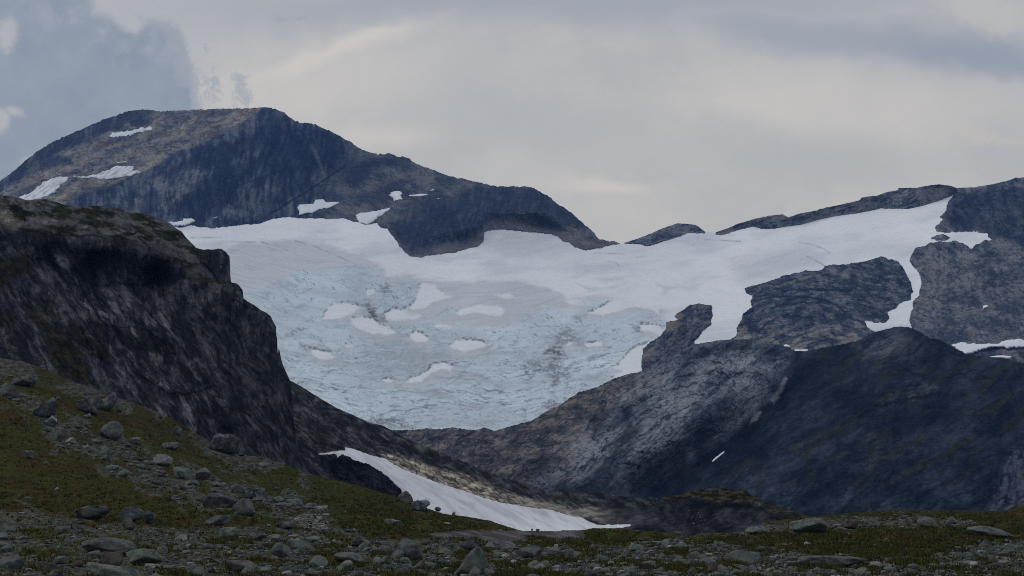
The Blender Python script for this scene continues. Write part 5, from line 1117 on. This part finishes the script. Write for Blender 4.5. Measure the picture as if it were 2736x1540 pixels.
NAMED = [
    (r2a(920, 1390, 525, 720), 'dome', 'dark', "dark humped boulder at the foot of the brown grass slope at left"),
    (r2a(1515, 1850, 545, 740), 'block', 'dark', "dark overhanging boulder with a black hollow beneath, on the brown grass slope"),
    (r2a(1840, 1995, 610, 775), 'block', 'dark', "narrow dark block leaning against the right end of the overhanging boulder"),
    (r2a(1560, 1735, 685, 850), 'dome', 'brown', "round brown stone in front of the overhanging dark boulder"),
    (r2a(1010, 1710, 945, 1170), 'dome', 'grey', "broad low grey slab boulder at the left front of the rubble"),
    (r2a(1275, 1580, 1125, 1335), 'block', 'brown', "rusty sided block standing left of the flat slab with a shadowed edge"),
    (r2a(1580, 2060, 1090, 1310), 'slab', 'green', "flat pale green slab with a dark shadowed underside, lower left front"),
    (r2a(1050, 1840, 1310, 1480), 'slab', 'green', "wide smooth slab cut by the bottom edge of the picture at lower left"),
    (r2a(-60, 290, 1170, 1360), 'dome', 'grey', "bluish grey boulder at the lower left corner"),
    (r2a(685, 890, 1190, 1290), 'slab', 'green', "small tilted slab right of the bluish corner boulder"),
    (r2a(515, 745, 1275, 1385), 'block', 'dark', "dark wedge shaped stone near the bottom left corner"),
    (r2a(0, 110, 780, 950), 'dome', 'grey', "grey boulder cut by the left edge of the picture"),
    (r2a(690, 905, 800, 900), 'slab', 'green', "lichened slab among rubble at the left, above the tilted slab"),
    (r3a(1045, 1330, 1010, 1205), 'dome', 'grey', "rounded grey boulder with a pale top, centre left of the front rubble"),
    (r3a(1275, 1555, 975, 1105), 'slab', 'grey', "flat grey boulder just behind and right of the rounded grey one"),
    (r3a(470, 900, 1240, 1405), 'peak', 'brown', "dark brown wedge boulder near the bottom, left of centre"),
    (r3a(-20, 260, 1300, 1460), 'dome', 'green', "mossy green boulder cut by the bottom edge left of the brown wedge"),
    (r3a(780, 1010, 875, 985), 'block', 'grey', "squat grey boulder behind the moss strip, left of centre"),
    (r3a(1870, 2310, 1140, 1290), 'slab', 'green', "long green grey slab with shadowed foot, left of the craggy boulder"),
    (r3a(1560, 1815, 1175, 1340), 'peak', 'green', "green grey pointed boulder left of the long slab"),
    (r3a(2060, 2360, 900, 1070), 'peak', 'dark', "dark mound of broken rock left of the craggy boulder"),
    (r3a(595, 870, 440, 670), 'block', 'grey', "big grey block low in the boulder stream with a black gap under its right end"),
    (r3a(215, 550, 660, 800), 'slab', 'dark', "dark slab lying on grass below the boulder stream"),
    (r3a(100, 300, 40, 210), 'block', 'grey', "upright grey block on the grass slope beside the dome shaped one"),
    (r2a(2205, 2470, 35, 195), 'dome', 'grey', "pale dome shaped boulder at the upper side of the boulder stream"),
    (r3a(200, 620, 370, 560), 'dome', 'dark', "dark bulky boulder in the lower boulder stream above the dark slab"),
    (r3a(1110, 1420, 730, 840), 'slab', 'dark', "grey brown slab on the grass left of the pale scree heap"),
    (r3a(380, 640, 815, 960), 'slab', 'green', "pale rimmed flat slab beside the bright moss strip"),
    (r4a(990, 1545, 1065, 1440), 'peak', 'grey', "large pyramid shaped boulder with a black hollow at its foot, bottom centre"),
    (r4a(200, 660, 955, 1240), 'block', 'dark', "craggy dark boulder with jagged top, left of the pyramid boulder"),
    (r4a(205, 385, 1105, 1245), 'dome', 'green', "round pale green boulder in front of the craggy dark one"),
    (r4a(330, 480, 1205, 1300), 'dome', 'green', "smaller round boulder below the round pale green one"),
    (r4a(1090, 1360, 970, 1110), 'block', 'dark', "rubbly dark rock head just behind the pyramid boulder"),
    (r4a(1835, 2160, 1055, 1225), 'peak', 'grey', "speckled grey mound boulder right of the pyramid boulder"),
    (r4a(2450, 2580, 1090, 1240), 'block', 'green', "upright greenish stone further right of the speckled mound"),
    (r4a(120, 345, 712, 800), 'slab', 'pale', "pale flat topped slab alone on the lower green slope"),
    (r4a(880, 990, 752, 785), 'slab', 'pale', "small pale flat stone on the green slope above the bedrock"),
    (r4a(465, 690, 468, 610), 'peak', 'dark', "dark pointed boulder at the snowfield edge beside the pale cube"),
    (r4a(580, 722, 458, 548), 'block', 'pale', "pale cube shaped boulder standing against the snowfield"),
    (r4a(295, 510, 345, 495), 'dome', 'brown', "brownish boulder at the snowfield edge above the pointed one"),
    (r4a(775, 865, 552, 605), 'dome', 'grey', "small domed stone on the snowfield edge right of the pale cube"),
    (r4a(998, 1052, 612, 658), 'block', 'pale', "small yellowish stone at the snowfield edge, rightmost of the row"),
    (r4a(1600, 1660, 845, 880), 'dome', 'pale', "pale little stone where the green slope ends above the bedrock"),
    (r4a(2075, 2135, 838, 872), 'block', 'dark', "dark small block on the skyline in front of the snowfield"),
    (r4a(2015, 2045, 832, 860), 'block', 'dark', "tiny upright dark stone on the skyline in front of the snowfield"),
    (r5a(2130, 2640, 1120, 1300), 'dome', 'grey', "broad grey whaleback boulder in the right front rubble"),
    (r5a(578, 684, 1248, 1312), 'dome', 'pale', "small bright white stone on dark heath right of centre"),
    (r5a(205, 305, 1245, 1285), 'slab', 'pale', "flat whitish stone left of the bright white stone"),
    (r5a(1015, 1235, 1245, 1360), 'block', 'grey', "angular light grey boulder right of the bright white stone"),
    (r5a(2375, 2700, 795, 910), 'dome', 'green', "smooth greenish slab boulder at the left end of the right skyline"),
    (r5a(1440, 1560, 868, 910), 'slab', 'green', "small pale slab at the foot of the mossy knoll"),
    (r5a(2440, 2576, 1370, 1460), 'dome', 'green', "pale green stone at the bottom edge right of centre"),
    (r6a(400, 770, 505, 650), 'slab', 'green', "large sloping grey green slab on the right skyline rubble"),
    (r6a(900, 1035, 515, 610), 'block', 'brown', "squat brownish block right of the sloping slab"),
    (r6a(1585, 1810, 495, 600), 'block', 'green', "grey green block on the right skyline left of the small pointed one"),
    (r6a(1855, 1955, 488, 560), 'peak', 'green', "small pointed green stone on the right skyline"),
    (r6a(2070, 2495, 585, 695), 'dome', 'grey', "long low grey boulder near the right edge below the skyline"),
    (r6a(518, 592, 728, 768), 'dome', 'pale', "pale rounded stone alone on the right meadow"),
    (r6a(1165, 1202, 745, 770), 'block', 'pale', "tiny white stone alone in the middle of the right meadow"),
    (r6a(490, 1140, 862, 970), 'slab', 'grey', "very long low smooth slab in the right front rubble"),
    (r6a(1490, 1600, 930, 985), 'dome', 'green', "yellow green lichened stone right of the very long slab"),
    (r6a(-30, 140, 820, 930), 'block', 'grey', "tan grey block left of the very long slab"),
    (r6a(1810, 1890, 860, 905), 'peak', 'green', "small pointed stone in the green strip at the right"),
    (rzi(650, 860, 525, 660), 'slab', 'dark', "dark slanting slab high on the grass slope near the crag foot"),
    (rzi(820, 1000, 470, 640), 'block', 'dark', "dark block leaning at the crag foot right of the slanting slab"),
    (rzi(705, 780, 655, 695), 'block', 'pale', "bright pale stone on the grass slope under the dark slab"),
    (rzi(830, 1050, 720, 885), 'block', 'grey', "steep grey boulder standing in the upper boulder stream"),
    (rzi(1110, 1215, 860, 925), 'slab', 'green', "tilted grey green slab on the slope right of the steep boulder"),
    (rzi(1380, 1540, 905, 970), 'slab', 'grey', "low grey boulder with lit left end on the mid slope"),
    (rzi(1300, 1480, 1010, 1110), 'slab', 'pale', "pale cracked slab above the dome shaped boulder"),
    (rzi(80, 300, 340, 425), 'slab', 'dark', "long dark low rock high on the left grass slope"),
    (rzi(0, 150, 400, 520), 'block', 'grey', "grey rock mass at the left edge at the top of the boulder stream"),
    (rzi(270, 480, 520, 700), 'block', 'dark', "large dark split rock at the head of the boulder stream"),
    (rzi(170, 300, 975, 1050), 'slab', 'green', "pair of slanting pale slabs on the brown slope at left"),
    (rzi(365, 415, 1070, 1105), 'dome', 'green', "small round stone on the brown slope right of the slanting pale slab"),
    (rzi(465, 505, 1295, 1330), 'block', 'pale', "small bright stone low on the brown slope at left"),
    (rzi(1485, 1560, 770, 850), 'dome', 'dark', "dark half buried stone on the upper mid slope"),
    (rzi(1780, 2080, 830, 1005), 'block', 'dark', "wide dark broken rock jutting from the crag foot onto the grass"),
    (rzi(430, 545, 770, 900), 'dome', 'grey', "rounded grey rock left of the steep boulder in the stream"),
]
for k, (bx, kd, tn, lb) in enumerate(NAMED):
    rg = np.random.default_rng(k + 5)
    put_stone(*bx, kd, tn, lb, 3000 + k, yaw=rg.uniform(-25, 25), tilt=rg.uniform(-5, 9), sub=4, rough=.15 if tn == 'dark' else .10)

rng = np.random.default_rng(77)
occupied = [(b[0][0], b[0][1], b[0][2], b[0][3]) for b in NAMED]
N = 90000
cu = rng.uniform(-60, 2800, N); cv = gt(cu) + 3 + (1560 - gt(cu)) * rng.uniform(0, 1, N) ** .95
instr_ = lambda a, b: sst(sdf(a, b, STREAM), -60, 10)
dens, tl = field(cu, cv)
bed = sst(sdf(cu, cv, SLAB), -3, 3)
prob = np.clip(dens ** 1.1 * .85 + .055 + .04 * instr_(cu, cv) + .03 * sst(fbm(cu, cv, 40, 12, seed=1200), .1, .5), 0, 1) * (1 - .85 * bed) + tl * .3
keepm = rng.uniform(0, 1, N) < prob * .66
cu, cv, dens, tl = cu[keepm], cv[keepm], dens[keepm], tl[keepm]
near = sst(cv, 1330, 1520)
instr = sst(sdf(cu, cv, STREAM), -10, 10)
size = (2.2 + 2.5 * near + 1.0 * instr) * np.exp(rng.normal(0, .55, len(cu))) * (0.8 + .5 * dens)
bigp = rng.uniform(0, 1, len(cu)) < (.010 + .055 * instr) * (0.3 + dens)
size = np.where(bigp, size * rng.uniform(2.2, 4.2, len(cu)), size)
size = np.clip(size, 2.0, 32)
ok = np.ones(len(cu), bool)
for (a, b_, c_, d_) in occupied: ok &= ~((cu > a - 2) & (cu < b_ + 2) & (cv > c_ + 3) & (cv < d_ + 1))
cu, cv, size, tl, dens = cu[ok], cv[ok], size[ok], tl[ok], dens[ok]
Dg = GD(cu, cv)
order = np.argsort(-size)
NI = 300 - len(NAMED)
big, small = order[:NI], order[NI:]
protos = []
for k in range(16):
    kd = ['block', 'slab', 'block', 'slab', 'peak', 'pebble', 'slab', 'block'][k % 8]
    P, Fc = stone_shape(2 if k % 2 else 4, np.random.default_rng(500 + k), kd, .07)
    protos.append((kd, stone_object('boulder', P, Fc, M_STONE)))
import re
def short(lb):
    lb = re.split(r' (?:at|on|in|with|above|below|beside|behind|left|right|under|among|against|near|high|low|alone|cut|standing|leaning|lying|just|further|jutting|where|of) |,', lb)[0]
    return lb
NC = np.array([((b[0][0] + b[0][1]) / 2, (b[0][2] + b[0][3]) / 2) for b in NAMED])
used_labels = {}
def place_label(u, v, tname, shape):
    d = np.hypot(NC[:, 0] - u, (NC[:, 1] - v) * 2.2)
    for q in np.argsort(d)[:9]:
        du, dv = u - NC[q, 0], v - NC[q, 1]
        side = ('right' if du > 0 else 'left'); vert = ('below' if dv > 0 else 'above')
        dr = f'to the {side} of' if abs(du) > 3 * abs(dv) else (f'{vert}' if abs(dv) > 1.2 * abs(du) else f'{vert} and {side} of')
        lb = f"{tname} {shape} stone {dr} the {short(NAMED[q][3])}"
        if len(lb.split()) <= 16 and lb not in used_labels:
            used_labels[lb] = 1; return lb
    return lb
for i in big:
    kd, me = protos[int(rng.integers(len(protos)))]
    x = rng.uniform(0, 1)
    tn = 'pale' if (tl[i] > .5 or x < .12) else 'dark' if x < .24 else 'brown' if x < .34 else 'green' if x < .66 else 'grey'
    o = bpy.data.objects.new('boulder', me); scene.collection.objects.link(o)
    wd = size[i] * Dg[i] / F * 1.25; asp = {'slab': .36, 'dome': .55, 'block': .62, 'peak': .75, 'pebble': .55}[kd] * rng.uniform(.8, 1.2)
    ft = world_pos(cu[i:i + 1], cv[i:i + 1], Dg[i:i + 1])[0]
    o.location = (ft[0], ft[1] + wd * .2, ft[2] + wd * asp * .32)
    o.scale = (wd, wd * rng.uniform(.7, 1.0), wd * asp)
    o.rotation_euler = (rng.uniform(-.12, .12), rng.uniform(-.15, .15), rng.uniform(-.6, .6))
    cc_ = np.array(TONES[tn]) * rng.uniform(.75, 1.2); o.color = (*cc_, 1)
    shape = {'slab': 'flat', 'dome': 'rounded', 'block': 'angular', 'peak': 'pointed', 'pebble': 'lumpy'}[kd]
    tname = {'pale': 'pale', 'dark': 'dark', 'brown': 'brownish', 'green': 'greenish', 'grey': 'grey'}[tn]
    tag(o, place_label(cu[i], cv[i], tname, shape), 'boulder', BG)
# everything smaller is rubble: one mass
VP, FP, CPs, off = [], [], [], 0
midp = [stone_shape(2, np.random.default_rng(840 + k), ['block', 'slab', 'pebble'][k % 3], .06) for k in range(24)]
lowp = [stone_shape(1, np.random.default_rng(800 + k), ['pebble', 'slab', 'block'][k % 3], .04) for k in range(24)]
for i in small:
    P, Fc = (midp if size[i] > 7 else lowp)[int(rng.integers(24))]
    a = rng.uniform(0, 6.28); ca, sa = math.cos(a), math.sin(a)
    wd = size[i] * Dg[i] / F * 1.2
    Q = P * np.array([wd, wd * rng.uniform(.6, 1), wd * rng.uniform(.25, .6)])
    Q = np.stack([Q[:, 0] * ca - Q[:, 1] * sa, Q[:, 0] * sa + Q[:, 1] * ca, Q[:, 2]], -1)
    ft = world_pos(cu[i:i + 1], cv[i:i + 1], Dg[i:i + 1])[0]
    Q += ft + np.array([0, 0, wd * .14])
    x = rng.uniform(0, 1)
    tn = PALE if (tl[i] > .4 or x < .10) else DARK if x < .28 else BROWN if x < .42 else GRN if x < .68 else GREY
    VP.append(Q); FP.append(Fc + off); off += len(Q)
    CPs.append(np.tile(np.array(tn) * rng.uniform(.6, 1.25), (len(Q), 1)))
M_RUB = surf_mat('rubble_stone', 1.4, .5, .15, vary=.35)
o = mesh_obj('rubble', np.concatenate(VP), np.concatenate(FP), np.concatenate(CPs), M_RUB, smooth=False)
tag(o, "countless small grey stones strewn over the foreground heath and slope", "rubble", kind='stuff')
print('rubble stones', len(small), 'smallest named', size[big].min())

# tufts of heath and grass between the stones
NT_ = 42000
tu = rng.uniform(-60, 2800, NT_); tv = gt(tu) + 4 + (1556 - gt(tu)) * rng.uniform(0, 1, NT_) ** .8
dn, _t = field(tu, tv)
kp = (fbm(tu, tv, 46, 12, seed=1031, octv=3) + rng.normal(0, .18, NT_) > -.05) & (rng.uniform(0, 1, NT_) > dn * .9) & (sdf(tu, tv, SLAB) < 0) & ((tv > 1330) | (rng.uniform(0, 1, NT_) < .4)); tu, tv = tu[kp], tv[kp]
Dt = GD(tu, tv); Pt = world_pos(tu, tv, Dt); n_ = len(tu)
kb = 7
hgt = rng.uniform(.10, .26, (n_, kb)) * (1 + Dt[:, None] / 400); ang = rng.uniform(0, 6.28, (n_, kb)); out_ = rng.uniform(.05, .28, (n_, kb)) * (1 + Dt[:, None] / 400)
bx = np.cos(ang) * out_; by = np.sin(ang) * out_; wdt = .05 * (1 + Dt[:, None] / 200)
A = np.stack([Pt[:, 0, None] + bx - wdt * np.sin(ang), Pt[:, 1, None] + by, Pt[:, 2, None] + 0 * bx - .02], -1)
B_ = np.stack([Pt[:, 0, None] + bx + wdt * np.sin(ang) + .02, Pt[:, 1, None] + by, Pt[:, 2, None] + 0 * bx - .02], -1)
C_ = np.stack([Pt[:, 0, None] + bx * 1.7, Pt[:, 1, None] + by * 1.7, Pt[:, 2, None] + hgt], -1)
VV = np.stack([A, B_, C_], 2).reshape(-1, 3)
gcol = .95 * np.where((fbm(tu, tv, 120, 26, seed=1020) + rng.normal(0, .25, n_) > 0)[:, None], C(.078, .066, .026), C(.060, .072, .022)) * rng.uniform(.6, 1.3, (n_, 1))
o = mesh_obj('grass', VV, np.arange(len(VV)).reshape(-1, 3), np.repeat(gcol, kb * 3, 0), M_RUB, smooth=False)
tag(o, "low tufts of olive and brown heath grass between the stones", "grass", kind='stuff')

# ------------------------------------------------------------------ air
bm = bmesh.new(); bmesh.ops.create_cube(bm, size=1.0)
me = bpy.data.meshes.new('haze'); bm.to_mesh(me); bm.free()
hz = bpy.data.objects.new('haze', me); scene.collection.objects.link(hz)
hz.scale = (13000, 13000, 1700); hz.location = (0, 0, 850 - 110)
tag(hz, kind='stuff')
mh = bpy.data.materials.new('haze'); mh.use_nodes = True
t = NT(mh.node_tree)
for n_ in list(t.n): t.n.remove(n_)
pv = t.new('ShaderNodeVolumePrincipled'); pv.inputs['Color'].default_value = (.20, .42, 1.0, 1); pv.inputs['Density'].default_value = 2.9e-5
pv.inputs['Anisotropy'].default_value = 0.1
mo = t.new('ShaderNodeOutputMaterial'); t.l.new(pv.outputs[0], mo.inputs['Volume'])
me.materials.append(mh)
